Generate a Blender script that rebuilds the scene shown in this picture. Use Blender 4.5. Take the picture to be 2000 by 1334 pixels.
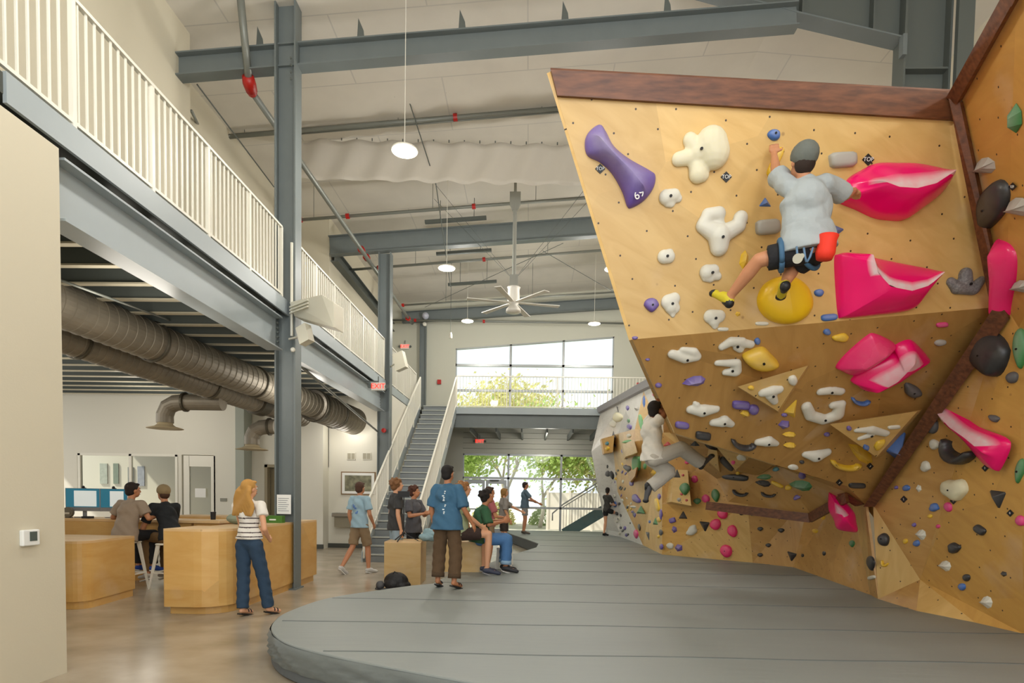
import bpy, bmesh, math, random
from mathutils import Vector, Matrix
random.seed(7)
for o in list(bpy.data.objects): bpy.data.objects.remove(o)
# ------------------------------------------------------------ camera model
W,H=2000,1334
F_PX=1150.0; PPX,PPY=1000.0,1020.0
CAM=(0.0,0.0,1.5)
def _n(v):
    l=math.sqrt(sum(a*a for a in v)); return tuple(a/l for a in v)
def _dot(a,b): return sum(x*y for x,y in zip(a,b))
def _cross(a,b): return (a[1]*b[2]-a[2]*b[1],a[2]*b[0]-a[0]*b[2],a[0]*b[1]-a[1]*b[0])
_yaw=math.atan(32/1150); _p=math.radians(2.44); _r=0.0165
_F=(-math.sin(_yaw)*math.cos(_p), math.cos(_yaw)*math.cos(_p), -math.sin(_p))
_R0=_n(_cross(_F,(0,0,1))); _U0=_cross(_R0,_F)
_R=tuple(math.cos(_r)*a+math.sin(_r)*b for a,b in zip(_R0,_U0)); _U=_cross(_R,_F)
def ray(px,py):
    a=(px-PPX)/F_PX; b=-(py-PPY)/F_PX
    v=tuple(_F[i]+a*_R[i]+b*_U[i] for i in range(3))
    return tuple(c/v[1] for c in v)          # unit depth along world Y
def at(px,py,Y):
    v=ray(px,py); return (v[0]*Y,v[1]*Y,CAM[2]+v[2]*Y)
def atz(px,py,z):
    v=ray(px,py); d=(z-CAM[2])/v[2]; return at(px,py,d)
def atx(px,py,x):
    v=ray(px,py); return at(px,py,x/v[0])
def proj(p):
    v=(p[0]-CAM[0],p[1]-CAM[1],p[2]-CAM[2]); w=_dot(v,_F)
    return (PPX+F_PX*_dot(v,_R)/w, PPY-F_PX*_dot(v,_U)/w)

scene=bpy.context.scene; COL=scene.collection
cd=bpy.data.cameras.new('camera'); cam=bpy.data.objects.new('camera',cd); COL.objects.link(cam)
cam.matrix_world=Matrix(((_R[0],_U[0],-_F[0],CAM[0]),(_R[1],_U[1],-_F[1],CAM[1]),(_R[2],_U[2],-_F[2],CAM[2]),(0,0,0,1)))
cd.sensor_width=36; cd.lens=36*F_PX/W; cd.shift_x=(W/2-PPX)/W; cd.shift_y=(PPY-H/2)/W; cd.clip_end=300; cd.clip_start=.05
scene.camera=cam
# ------------------------------------------------------------ world, sun, exposure
scene.view_settings.view_transform='Standard'; scene.view_settings.look='None'
scene.view_settings.gamma=1; scene.view_settings.exposure=-0.35; scene.view_settings.use_curve_mapping=False
wd=bpy.data.worlds.new('world'); scene.world=wd; wd.use_nodes=True
bg=wd.node_tree.nodes['Background']; bg.inputs[0].default_value=(.93,.97,1,1); bg.inputs[1].default_value=1.6
sd=bpy.data.lights.new('sun','SUN'); sd.energy=9.0; sd.angle=.03; sd.color=(1,.95,.86)
sun=bpy.data.objects.new('sun',sd); COL.objects.link(sun); sun.rotation_euler=(math.radians(12),math.radians(-40),0); sun.location=(0,40,40)
# hall lighting: pendant lamps, plus fill points added under the mezzanine and bridge
def area(name,loc,size,power,col=(1,.95,.86),rot=(0,0,0),sy=None):
    l=bpy.data.lights.new(name,'AREA'); l.energy=power; l.color=col; l.size=size
    if sy: l.shape='RECTANGLE'; l.size_y=sy
    o=bpy.data.objects.new(name,l); COL.objects.link(o); o.location=loc; o.rotation_euler=rot; return o
LAMPS=[(-1.93,-1,6.5),(1.9,-1,6.5),(-1.93,4,6.55),(5.4,2,6.6),(-1.93,8.9,6.6),(-1.95,13.5,6.65),(1.8,13.5,6.65),(-2.08,19.2,7.15),(2.0,19.2,7.1),(5.2,15,7.1)]
for lx,ly,lz in LAMPS:
    l=bpy.data.lights.new('pendant_light','POINT'); l.energy=230; l.color=(1,.965,.9); l.shadow_soft_size=.2
    o=bpy.data.objects.new('pendant_light',l); COL.objects.link(o); o.location=(lx,ly,lz-.12)
for xx,yy,zz in((-8.4,6.5,3.6),(-4.7,7,3.4),(-8.6,10,3.5),(-4.6,12,3.4),(-9.5,14,3.4),(-5,15.6,3.2),(-11.5,11,3.4),(.5,21,3.3)):  # added point lights without fixtures, to brighten the space below the decks
    l=bpy.data.lights.new('under_deck_fill','POINT'); l.energy=62; l.color=(1,.94,.84); l.shadow_soft_size=.4
    o=bpy.data.objects.new('under_deck_fill',l); COL.objects.link(o); o.location=(xx,yy,zz)
# unseen area light added behind the camera as cool fill
area('rear_fill',(2.5,-3.8,4.2),8,420,(.96,.98,1),(math.radians(90),0,math.radians(0)),sy=4)
# ------------------------------------------------------------ materials
MATS={}
def lin(c): return tuple((x/12.92 if x<=.04045 else ((x+.055)/1.055)**2.4) for x in c)
def rgb(h): return lin(tuple(int(h[i:i+2],16)/255 for i in (0,2,4)))
def mat(name,col,rough=.55,metal=0.,noise=0.,nscale=8.,bump=0.,bscale=40.,emit=0.,spec=None,stretch=None,col2=None,trans=0.,coat=0.):
    if name in MATS: return MATS[name]
    m=bpy.data.materials.new(name); m.use_nodes=True; nt=m.node_tree; b=nt.nodes['Principled BSDF']
    c=rgb(col) if isinstance(col,str) else col
    b.inputs['Base Color'].default_value=(*c,1); b.inputs['Roughness'].default_value=rough; b.inputs['Metallic'].default_value=metal
    if spec is not None: b.inputs['Specular IOR Level'].default_value=spec
    if coat: b.inputs['Coat Weight'].default_value=coat; b.inputs['Coat Roughness'].default_value=.15
    if trans: b.inputs['Transmission Weight'].default_value=trans
    if emit: b.inputs['Emission Color'].default_value=(*c,1); b.inputs['Emission Strength'].default_value=emit
    if noise or bump:
        tc=nt.nodes.new('ShaderNodeTexCoord'); mp=nt.nodes.new('ShaderNodeMapping'); nt.links.new(tc.outputs['Object'],mp.inputs[0])
        if stretch: mp.inputs['Scale'].default_value=stretch
        if noise:
            n=nt.nodes.new('ShaderNodeTexNoise'); n.inputs['Scale'].default_value=nscale; n.inputs['Detail'].default_value=6
            nt.links.new(mp.outputs[0],n.inputs['Vector'])
            r=nt.nodes.new('ShaderNodeMapRange'); r.inputs[1].default_value=.3; r.inputs[2].default_value=.7
            nt.links.new(n.outputs[0],r.inputs[0])
            mx=nt.nodes.new('ShaderNodeMix'); mx.data_type='RGBA'
            c2=(rgb(col2) if isinstance(col2,str) else col2) if col2 else tuple(x*(1-noise) for x in c)
            mx.inputs[6].default_value=(*c,1); mx.inputs[7].default_value=(*c2,1)
            nt.links.new(r.outputs[0],mx.inputs[0]); nt.links.new(mx.outputs[2],b.inputs['Base Color'])
        if bump:
            n2=nt.nodes.new('ShaderNodeTexNoise'); n2.inputs['Scale'].default_value=bscale; n2.inputs['Detail'].default_value=4
            nt.links.new(mp.outputs[0],n2.inputs['Vector'])
            bm_=nt.nodes.new('ShaderNodeBump'); bm_.inputs['Strength'].default_value=bump; bm_.inputs['Distance'].default_value=.02
            nt.links.new(n2.outputs[0],bm_.inputs['Height']); nt.links.new(bm_.outputs[0],b.inputs['Normal'])
    MATS[name]=m; return m
def nd(nt,t,**kw):
    n=nt.nodes.new(t)
    for k,v in kw.items(): setattr(n,k,v)
    return n
def plywood(name,c1,c2,dots=True,holes=.26):
    """birch ply: large faint figure stretched along the board, knots, T-nut holes; uses UV = metres on the panel"""
    m=mat(name,c1,.42); nt=m.node_tree; b=nt.nodes['Principled BSDF']; L=nt.links.new
    uv=nd(nt,'ShaderNodeUVMap'); 
    mp=nd(nt,'ShaderNodeMapping'); mp.inputs['Scale'].default_value=(.9,3.2,1); L(uv.outputs[0],mp.inputs[0])
    n=nd(nt,'ShaderNodeTexNoise'); n.inputs['Scale'].default_value=1.6; n.inputs['Detail'].default_value=7; n.inputs['Distortion'].default_value=1.6; L(mp.outputs[0],n.inputs['Vector'])
    mx=nd(nt,'ShaderNodeMix',data_type='RGBA'); mx.inputs[6].default_value=(*rgb(c1),1); mx.inputs[7].default_value=(*rgb(c2),1)
    r=nd(nt,'ShaderNodeMapRange'); r.inputs[1].default_value=.3; r.inputs[2].default_value=.7; L(n.outputs[0],r.inputs[0]); L(r.outputs[0],mx.inputs[0])
    last=mx.outputs[2]
    # triangular boards cut from different sheets: slight tone steps from board to board
    vc=nd(nt,'ShaderNodeTexVoronoi',voronoi_dimensions='2D',distance='CHEBYCHEV'); vc.inputs['Scale'].default_value=.55; L(uv.outputs[0],vc.inputs['Vector'])
    sc=nd(nt,'ShaderNodeSeparateColor'); L(vc.outputs['Color'],sc.inputs[0]); rr=nd(nt,'ShaderNodeMapRange'); rr.inputs[3].default_value=.86; rr.inputs[4].default_value=1.08; L(sc.outputs[0],rr.inputs[0])
    hs=nd(nt,'ShaderNodeHueSaturation'); L(rr.outputs[0],hs.inputs['Value']); L(last,hs.inputs['Color']); last=hs.outputs[0]
    # chalk haze patches
    n3=nd(nt,'ShaderNodeTexNoise'); n3.inputs['Scale'].default_value=1.1; n3.inputs['Detail'].default_value=8; L(uv.outputs[0],n3.inputs['Vector'])
    r3=nd(nt,'ShaderNodeMapRange'); r3.inputs[1].default_value=.6; r3.inputs[2].default_value=.8; r3.inputs[4].default_value=.35; L(n3.outputs[0],r3.inputs[0])
    mx3=nd(nt,'ShaderNodeMix',data_type='RGBA'); mx3.inputs[7].default_value=(.75,.68,.6,1); L(r3.outputs[0],mx3.inputs[0]); L(last,mx3.inputs[6]); last=mx3.outputs[2]
    # small brown knots
    v=nd(nt,'ShaderNodeTexVoronoi'); v.inputs['Scale'].default_value=2.3; L(uv.outputs[0],v.inputs['Vector'])
    rk=nd(nt,'ShaderNodeMapRange'); rk.inputs[1].default_value=.045; rk.inputs[2].default_value=.02; rk.inputs[4].default_value=.5; L(v.outputs['Distance'],rk.inputs[0])
    mk=nd(nt,'ShaderNodeMix',data_type='RGBA'); mk.inputs[7].default_value=(.22,.1,.03,1); L(rk.outputs[0],mk.inputs[0]); L(last,mk.inputs[6]); last=mk.outputs[2]
    if dots:
        rot=nd(nt,'ShaderNodeMapping'); rot.inputs['Scale'].default_value=(1/holes,1/holes,1); rot.inputs['Rotation'].default_value=(0,0,.35); L(uv.outputs[0],rot.inputs[0])
        v2=nd(nt,'ShaderNodeTexVoronoi'); v2.inputs['Scale'].default_value=1; v2.inputs['Randomness'].default_value=.35; v2.voronoi_dimensions='2D'; L(rot.outputs[0],v2.inputs['Vector'])
        lt=nd(nt,'ShaderNodeMath',operation='LESS_THAN'); lt.inputs[1].default_value=.032; L(v2.outputs['Distance'],lt.inputs[0])
        md=nd(nt,'ShaderNodeMix',data_type='RGBA'); md.inputs[7].default_value=(.05,.03,.015,1); L(lt.outputs[0],md.inputs[0]); L(last,md.inputs[6]); last=md.outputs[2]
    L(last,b.inputs['Base Color']); return m
def chalky(name,col,rough=.35):
    """hold plastic/resin with worn-in chalk where hands go (vertex attribute 'chalk')"""
    m=mat('hold_'+name,col,rough); nt=m.node_tree; b=nt.nodes['Principled BSDF']; L=nt.links.new
    if nt.nodes.get('ck'): return m
    a=nd(nt,'ShaderNodeAttribute',attribute_name='chalk'); a.name='ck'
    tc=nd(nt,'ShaderNodeTexCoord'); n=nd(nt,'ShaderNodeTexNoise'); n.inputs['Scale'].default_value=14; n.inputs['Detail'].default_value=5; L(tc.outputs['Object'],n.inputs['Vector'])
    mu=nd(nt,'ShaderNodeMath',operation='MULTIPLY_ADD'); L(n.outputs[0],mu.inputs[0]); mu.inputs[1].default_value=.8; mu.inputs[2].default_value=.58
    m2=nd(nt,'ShaderNodeMath',operation='MULTIPLY'); L(mu.outputs[0],m2.inputs[0]); L(a.outputs['Fac'],m2.inputs[1]); m2.use_clamp=True
    mx=nd(nt,'ShaderNodeMix',data_type='RGBA'); mx.inputs[6].default_value=(*rgb(col),1); mx.inputs[7].default_value=(.72,.68,.66,1)
    L(m2.outputs[0],mx.inputs[0]); L(mx.outputs[2],b.inputs['Base Color'])
    r=nd(nt,'ShaderNodeMapRange'); r.inputs[3].default_value=rough; r.inputs[4].default_value=.85; L(m2.outputs[0],r.inputs[0]); L(r.outputs[0],b.inputs['Roughness'])
    return m
# ------------------------------------------------------------ mesh helpers
ORG={}
def V(*a): return Vector(a if len(a)>1 else a[0])
class MB:
    def __init__(s): s.v=[]; s.f=[]; s.fm=[]; s.cur=0; s.att=None
    def mi(s,i): s.cur=i; return s
    def add(s,vs,fs):
        k=len(s.v); s.v+= [Vector(p) for p in vs]; s.f+=[tuple(k+i for i in f) for f in fs]; s.fm+=[s.cur]*len(fs); return s
    def box(s,lo,hi):
        x0,y0,z0=lo;x1,y1,z1=hi
        return s.add([(x0,y0,z0),(x1,y0,z0),(x1,y1,z0),(x0,y1,z0),(x0,y0,z1),(x1,y0,z1),(x1,y1,z1),(x0,y1,z1)],
            [(0,3,2,1),(4,5,6,7),(0,1,5,4),(1,2,6,5),(2,3,7,6),(3,0,4,7)])
    def obox(s,c,ax,ay,az):
        c=V(c);ax=V(ax);ay=V(ay);az=V(az); vs=[c+ax*i+ay*j+az*k for k in(-1,1) for i,j in((-1,-1),(1,-1),(1,1),(-1,1))]
        return s.add(vs,[(0,3,2,1),(4,5,6,7),(0,1,5,4),(1,2,6,5),(2,3,7,6),(3,0,4,7)])
    def bar(s,p0,p1,w,h,up=(0,0,1)):
        p0=V(p0);p1=V(p1);d=(p1-p0); L=d.length; d=d/L; u=V(up); sd=d.cross(u)
        if sd.length<1e-4: sd=d.cross(V(1,0,0))
        sd.normalize(); u=sd.cross(d); return s.obox((p0+p1)/2,d*L/2,sd*w/2,u*h/2)
    def cone(s,p0,p1,r0,r1,n=12,caps=True,lat=None,flat=1.):
        p0=V(p0);p1=V(p1);d=(p1-p0)
        if d.length<1e-6: d=V(0,0,1e-4)
        d.normalize()
        a=V(lat) if lat is not None else d.orthogonal()
        a=(a-d*a.dot(d)); a=a.normalized() if a.length>1e-5 else d.orthogonal().normalized()
        b=d.cross(a); vs=[]
        for p,r in((p0,r0),(p1,r1)):
            for i in range(n):
                t=2*math.pi*i/n; vs.append(p+a*(r*math.cos(t))+b*(r*flat*math.sin(t)))
        fs=[(i,(i+1)%n,n+(i+1)%n,n+i) for i in range(n)]
        if caps: fs+=[tuple(range(n-1,-1,-1)),tuple(range(n,2*n))]
        return s.add(vs,fs)
    def ball(s,c,r,n=12,m=8,rot=None):
        r=V(r) if hasattr(r,'__len__') else V(r,r,r); c=V(c); R=rot or Matrix.Identity(3); vs=[];fs=[]
        for j in range(1,m):
            ph=math.pi*j/m
            for i in range(n):
                t=2*math.pi*i/n; vs.append(c+R@V(r.x*math.sin(ph)*math.cos(t),r.y*math.sin(ph)*math.sin(t),r.z*math.cos(ph)))
        top=len(vs); vs.append(c+R@V(0,0,r.z)); vs.append(c+R@V(0,0,-r.z))
        for j in range(m-2):
            for i in range(n): fs.append((j*n+i,(j+1)*n+i,(j+1)*n+(i+1)%n,j*n+(i+1)%n))
        for i in range(n): fs.append((top,i,(i+1)%n)); fs.append((top+1,(m-2)*n+(i+1)%n,(m-2)*n+i))
        return s.add(vs,fs)
    def cap(s,p0,p1,r0,r1,n=12,lat=None,flat=1.):
        s.cone(p0,p1,r0,r1,n,True,lat,flat); s.ball(p0,r0*min(1,(1+flat)/2),n,8); s.ball(p1,r1*min(1,(1+flat)/2),n,8); return s
    def tube(s,pts,r,n=8):
        pts=[V(p) for p in pts]; rings=[]; k0=len(s.v); prev=None
        for i,p in enumerate(pts):
            d=(pts[min(i+1,len(pts)-1)]-pts[max(i-1,0)]).normalized()
            a=(prev-d*prev.dot(d)) if prev is not None else d.orthogonal()
            a=a.normalized() if a.length>1e-5 else d.orthogonal().normalized(); prev=a; b=d.cross(a)
            rr=r[i] if hasattr(r,'__len__') else r
            for j in range(n):
                t=2*math.pi*j/n; s.v.append(p+a*rr*math.cos(t)+b*rr*math.sin(t))
        for i in range(len(pts)-1):
            for j in range(n):
                s.f.append((k0+i*n+j,k0+i*n+(j+1)%n,k0+(i+1)*n+(j+1)%n,k0+(i+1)*n+j)); s.fm.append(s.cur)
        s.f.append(tuple(k0+j for j in range(n-1,-1,-1))); s.fm.append(s.cur)
        k=k0+(len(pts)-1)*n; s.f.append(tuple(k+j for j in range(n))); s.fm.append(s.cur); return s
    def lathe(s,c,prof,n=24,axis=(0,0,1)):
        c=V(c); ax=V(axis).normalized(); a=ax.orthogonal().normalized(); b=ax.cross(a); k0=len(s.v)
        for r,z in prof:
            for j in range(n):
                t=2*math.pi*j/n; s.v.append(c+ax*z+(a*math.cos(t)+b*math.sin(t))*max(r,1e-4))
        for i in range(len(prof)-1):
            for j in range(n):
                s.f.append((k0+i*n+j,k0+i*n+(j+1)%n,k0+(i+1)*n+(j+1)%n,k0+(i+1)*n+j)); s.fm.append(s.cur)
        return s
    def prism(s,poly,z0,z1):
        n=len(poly); vs=[(x,y,z0) for x,y in poly]+[(x,y,z1) for x,y in poly]
        return s.add(vs,[tuple(range(n-1,-1,-1)),tuple(range(n,2*n))]+[(i,(i+1)%n,n+(i+1)%n,n+i) for i in range(n)])
    def slab(s,pts,off):
        """extrude a 3D polygon by vector off"""
        n=len(pts); off=V(off); vs=[V(p) for p in pts]+[V(p)+off for p in pts]
        return s.add(vs,[tuple(range(n-1,-1,-1)),tuple(range(n,2*n))]+[(i,(i+1)%n,n+(i+1)%n,n+i) for i in range(n)])
    def ibeam(s,p0,p1,depth,width,tf=.015,tw=.012,up=(0,0,1)):
        p0=V(p0);p1=V(p1); d=(p1-p0).normalized(); u=V(up); u=(u-d*u.dot(d)).normalized(); 
        s.bar(p0+u*(depth/2-tf/2),p1+u*(depth/2-tf/2),width,tf,u); s.bar(p0-u*(depth/2-tf/2),p1-u*(depth/2-tf/2),width,tf,u)
        return s.bar(p0,p1,tw,depth-2*tf,u)
    def build(s,name,m,parent=None,smooth=False,org=None,bevel=0.,recalc=True):
        if parent is not None: o0=ORG[parent.name]
        else:
            if org is None:
                lo=[min(v[i] for v in s.v) for i in range(3)]; hi=[max(v[i] for v in s.v) for i in range(3)]
                org=((lo[0]+hi[0])/2,(lo[1]+hi[1])/2,lo[2])
            o0=V(org)
        me=bpy.data.meshes.new(name); me.from_pydata([tuple(v-o0) for v in s.v],[],s.f)
        if recalc:
            bm=bmesh.new(); bm.from_mesh(me); bmesh.ops.recalc_face_normals(bm,faces=bm.faces); bm.to_mesh(me); bm.free()
        ms=m if isinstance(m,(list,tuple)) else [m]
        for q in ms: me.materials.append(q)
        if len(ms)>1: me.polygons.foreach_set('material_index',s.fm)
        if s.att:
            at_=me.attributes.new('chalk','FLOAT','POINT'); at_.data.foreach_set('value',s.att)
        if smooth: me.polygons.foreach_set('use_smooth',[True]*len(me.polygons))
        o=bpy.data.objects.new(name,me); COL.objects.link(o)
        if parent is not None: o.parent=parent; ORG[o.name]=o0
        else: o.location=o0; ORG[o.name]=o0
        if bevel:
            bv=o.modifiers.new('bevel','BEVEL'); bv.width=bevel; bv.segments=2; bv.limit_method='ANGLE'
        return o
def tag(o,label,cat,group=None,kind=None):
    if kind: o['kind']=kind
    if label: o['label']=label
    if cat: o['category']=cat
    if group: o['group']=group
    return o
def struct(o): o['kind']='structure'; return o
def thing(name,loc,label,cat,group=None):
    o=bpy.data.objects.new(name,None); COL.objects.link(o); o.location=loc; o.empty_display_size=.05; ORG[o.name]=V(loc)
    return tag(o,label,cat,group)
def dup(root,loc,label=None,rz=None):
    r=root.copy(); COL.objects.link(r); r.location=loc; ORG[r.name]=V(loc)
    if rz is not None: r.rotation_euler[2]=rz
    if label: r['label']=label
    def rec(a,b):
        for ch in list(a.children):
            c=ch.copy(); COL.objects.link(c); c.parent=b; ORG[c.name]=V(loc); rec(ch,c)
    rec(root,r); return r
def remesh(mb,voxel,smooth=4,dec=0):
    """fuse the primitives of mb into one continuous skin"""
    me=bpy.data.meshes.new('tmp'); me.from_pydata([tuple(v) for v in mb.v],[],mb.f)
    o=bpy.data.objects.new('tmp',me); TMP.objects.link(o)
    r=o.modifiers.new('r','REMESH'); r.mode='VOXEL'; r.voxel_size=voxel
    if smooth: sm=o.modifiers.new('s','SMOOTH'); sm.iterations=smooth; sm.factor=.5
    if dec: dc=o.modifiers.new('d','DECIMATE'); dc.ratio=dec
    dg=bpy.context.evaluated_depsgraph_get(); ev=o.evaluated_get(dg); m2=bpy.data.meshes.new_from_object(ev)
    out=MB(); out.v=[v.co.copy() for v in m2.vertices]; out.f=[tuple(p.vertices) for p in m2.polygons]; out.fm=[0]*len(out.f)
    bpy.data.objects.remove(o); bpy.data.meshes.remove(me); bpy.data.meshes.remove(m2); return out
TMP=bpy.data.collections.new('tmp'); COL.children.link(TMP)
def text(name,s,c,xd,yd,size,m,parent,ext=.002,align='CENTER'):
    """lettering: c centre, xd reading direction, yd up direction of the letters"""
    cu=bpy.data.curves.new('txt','FONT'); cu.body=s; cu.size=size; cu.align_x=align; cu.align_y='CENTER'; cu.extrude=ext
    o=bpy.data.objects.new('txt',cu); TMP.objects.link(o); dg=bpy.context.evaluated_depsgraph_get()
    me=bpy.data.meshes.new_from_object(o.evaluated_get(dg)); bpy.data.objects.remove(o)
    xd=V(xd).normalized(); yd=V(yd); yd=(yd-xd*yd.dot(xd)).normalized(); zd=xd.cross(yd); c=V(c); mb=MB()
    mb.v=[c+xd*v.co.x+yd*v.co.y+zd*v.co.z for v in me.vertices]; mb.f=[tuple(p.vertices) for p in me.polygons]; mb.fm=[0]*len(mb.f)
    bpy.data.meshes.remove(me); return mb.build(name,m,parent,recalc=False)
def P(px,py,Y): return V(at(px,py,Y))
def Z(px,py,z): return V(atz(px,py,z))
# ------------------------------------------------------------ materials used by the building
PAINT=mat('paint_cream','d0c9b4',.7,bump=.05,bscale=60)
PAINTW=mat('paint_white','e2dfd2',.65)
LINER=mat('ceiling_liner','dcd6ca',.6,noise=.10,nscale=1.2,bump=.35,bscale=2.2)
_nt=LINER.node_tree; _b=_nt.nodes['Principled BSDF']; _src=_b.inputs['Base Color'].links[0].from_socket; _tc=nd(_nt,'ShaderNodeTexCoord'); _br=nd(_nt,'ShaderNodeTexBrick')
_br.inputs['Scale'].default_value=1; _br.inputs['Brick Width'].default_value=3.1; _br.inputs['Row Height'].default_value=1.53; _br.inputs['Mortar Size'].default_value=.012; _br.inputs['Mortar'].default_value=(.55,.52,.47,1)
_nt.links.new(_tc.outputs['Object'],_br.inputs['Vector']); _nt.links.new(_src,_br.inputs['Color1']); _nt.links.new(_src,_br.inputs['Color2']); _nt.links.new(_br.outputs[0],_b.inputs['Base Color'])
STEEL=mat('steel_grey','707878',.45,noise=.08,nscale=3)
STEELD=mat('steel_dark','5c625e',.5)
STEELB=mat('steel_blue_grey','a3adb1',.42,noise=.06,nscale=2)
WHITE=mat('white_powder_coat','ece9dc',.4)
GAL=mat('galvanised','8f8778',.5,metal=.3,noise=.2,nscale=5)
ALU=mat('aluminium_frame','a9adad',.35,metal=.3)
BLACK=mat('black_plastic','16171a',.45)
CONC=mat('polished_concrete','b3a793',.24,noise=.3,nscale=1.6,col2='958873',stretch=(1,1.3,1),spec=.6)
MATV=mat('vinyl_mat','8a908d',.5,noise=.1,nscale=.7,bump=.25,bscale=5,stretch=(.35,1.5,1))
BASEB=mat('rubber_base','4a4c46',.6)
RED=mat('sprinkler_red','b01a12',.4)
BIRCH=plywood('birch_counter','d9b06c','cf9f58',dots=False)
BIRCHL=plywood('birch_top','e2c191','d6b07a',dots=False)
PLYBOX=plywood('birch_box','cdb07a','c4a268',dots=False)
def glass(name='thin_glass'):
    if name in MATS: return MATS[name]
    m=bpy.data.materials.new(name); m.use_nodes=True; nt=m.node_tree; nt.nodes.clear()
    o=nd(nt,'ShaderNodeOutputMaterial'); t=nd(nt,'ShaderNodeBsdfTransparent'); g=nd(nt,'ShaderNodeBsdfGlossy'); g.inputs['Roughness'].default_value=.03
    f=nd(nt,'ShaderNodeFresnel'); f.inputs[0].default_value=1.35; x=nd(nt,'ShaderNodeMixShader'); t.inputs[0].default_value=(.95,.97,.96,1)
    nt.links.new(f.outputs[0],x.inputs[0]); nt.links.new(t.outputs[0],x.inputs[1]); nt.links.new(g.outputs[0],x.inputs[2]); nt.links.new(x.outputs[0],o.inputs[0]); MATS[name]=m; return m
GLASS=glass()
def uvbox(o,s=1.):
    """box-mapped UV in metres"""
    me=o.data; uv=me.uv_layers.new(name='UVMap')
    for p in me.polygons:
        n=p.normal; k=max(range(3),key=lambda i:abs(n[i]))
        for li in p.loop_indices:
            c=me.vertices[me.loops[li].vertex_index].co+ORG.get(o.name,V(0,0,0))
            uv.data[li].uv=((c.y,c.z) if k==0 else (c.x,c.z) if k==1 else (c.x,c.y))
    return o
XR=-3.8; DK=4.45; YB=19.6; YF=22.6
def ceilz(x): return 8.75+.074*(x+5.5) if x<3.9 else 8.75+.074*9.4-.09*(x-3.9)
# floor / ground
struct(MB().box((-16,-4,-.1),(9,YF+.2,0)).build('floor',CONC))
# roof liner, in two pitches, with the seams of the fabric rolls
b=MB()
for x0,x1 in((-6.2,3.9),(3.9,9)):
    b.slab([(x0,-4,ceilz(x0+.001)),(x1,-4,ceilz(x1-.001)),(x1,YF+.1,ceilz(x1-.001)),(x0,YF+.1,ceilz(x0+.001))],(0,0,.12))
struct(b.build('ceiling',LINER))
# walls
def wall(name,m,*bx):
    b=MB()
    for lo,hi in bx: b.box(lo,hi)
    return struct(b.build(name,m))
wall('wall_near_left',PAINT,((-14.5,-4,0),(-3.77,4.68,4.2)))
wall('wall_mezzanine_near',PAINT,((-6.1,-4,DK),(-5.5,9.5,9.2)))
wall('wall_mezzanine',PAINT,((-6.3,9.5,DK),(-6.1,15.6,9.0)),((-6.3,15.6,DK),(-5.35,YF,9.0)))
wall('wall_right',PAINT,((7.1,-4,0),(7.4,YF,9.4)))
wall('wall_office',PAINTW,((-14.6,16.05,2.52),(-8.02,16.25,4.3)),((-14.6,16.05,0),(-12.55,16.25,2.52)),((-12.55,16.05,0),(-9.7,16.25,.95)),((-9.7,16.05,0),(-9.6,16.25,2.52)),((-8.7,16.05,0),(-8.02,16.25,2.52)))
wall('wall_corridor',PAINTW,((-8.02,16.35,2.25),(-5.62,16.5,4.3)),((-8.02,16.35,0),(-7.38,16.5,2.25)),((-6.5,15.95,0),(-5.62,16.5,4.3)),((-5.62,16.4,0),(-3.9,16.6,4.3)))
wall('wall_pilaster',mat('paint_grey_green','a5aba0',.6),((-8.02,15.9,0),(-7.78,16.4,4.3)))
wall('wall_stair',PAINTW,((-3.92,15.7,0),(-3.74,19.9,4.2)))
wall('wall_office_back',PAINT,((-16,20,0),(-7,20.2,4.3)),((-7.9,16.5,0),(-7.75,20,4.3)))
# far wall with its two openings; outline follows the roof
b=MB(); yf0,yf1=YF,YF+.2
def fw(x0,x1,z0,z1a,z1b):
    b.slab([(x0,yf0,z0),(x1,yf0,z0),(x1,yf0,z1b),(x0,yf0,z1a)],(0,.2,0))
UX0,UX1=-2.88,3.12; ux=lambda x:7.12+(x-UX0)*.083
fw(-6.3,UX0,3.95,9.1,9.1); fw(UX1,7.3,3.95,9.5,9.5); b.slab([(UX0,yf0,ux(UX0)),(UX1,yf0,ux(UX1)),(UX1,yf0,9.5),(UX0,yf0,9.3)],(0,.2,0))
struct(b.build('wall_far',mat('paint_far','c3c3b4',.7)))
b=MB(); SX0,SX1=-2.55,4.4
b.box((-6.3,yf0,0),(SX0,yf1,3.95)); b.box((SX1,yf0,0),(7.3,yf1,3.95))
for k in range(4): b.box((SX0,yf0-.01*(k%2),3.15+.2*k),(SX1,yf1,3.35+.2*k-.012))
b.box((UX0,yf0,3.95),(UX1,yf1,4.4))
struct(b.build('wall_far_siding',mat('siding_grey','c6c8be',.6)))
def window(name,parts,panes,m=ALU,w=.07):
    f=MB()
    for p,q in parts: f.bar(p,q,w,w,(0,1,0))
    o=struct(f.build(name,m)); g=MB()
    for pl in panes: g.slab(pl,(0,.01,0))
    g.build('pane',GLASS,o); return o
y=YF+.06
xm=[UX0,-.78,1.22,UX1]
zt=[ux(x) for x in xm]
parts=[((x,y,4.4),(x,y,z)) for x,z in zip(xm,zt)]+[((UX0,y,z),(UX1,y,z)) for z in(6.5,5.55,4.45)]+[((UX0,y,ux(UX0)),(UX1,y,ux(UX1)))]
window('window_1',parts,[[(UX0,y,4.4),(UX1,y,4.4),(UX1,y,ux(UX1)),(UX0,y,ux(UX0))]],w=.09)
parts=[((x,y,.05),(x,y,3.15)) for x in(SX0,-.8,1.22,3.2,SX1)]+[((SX0,y,z),(SX1,y,z)) for z in(3.12,2.22)]+[((-.8,y,z),(SX1,y,z)) for z in(1.1,.1)]
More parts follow.
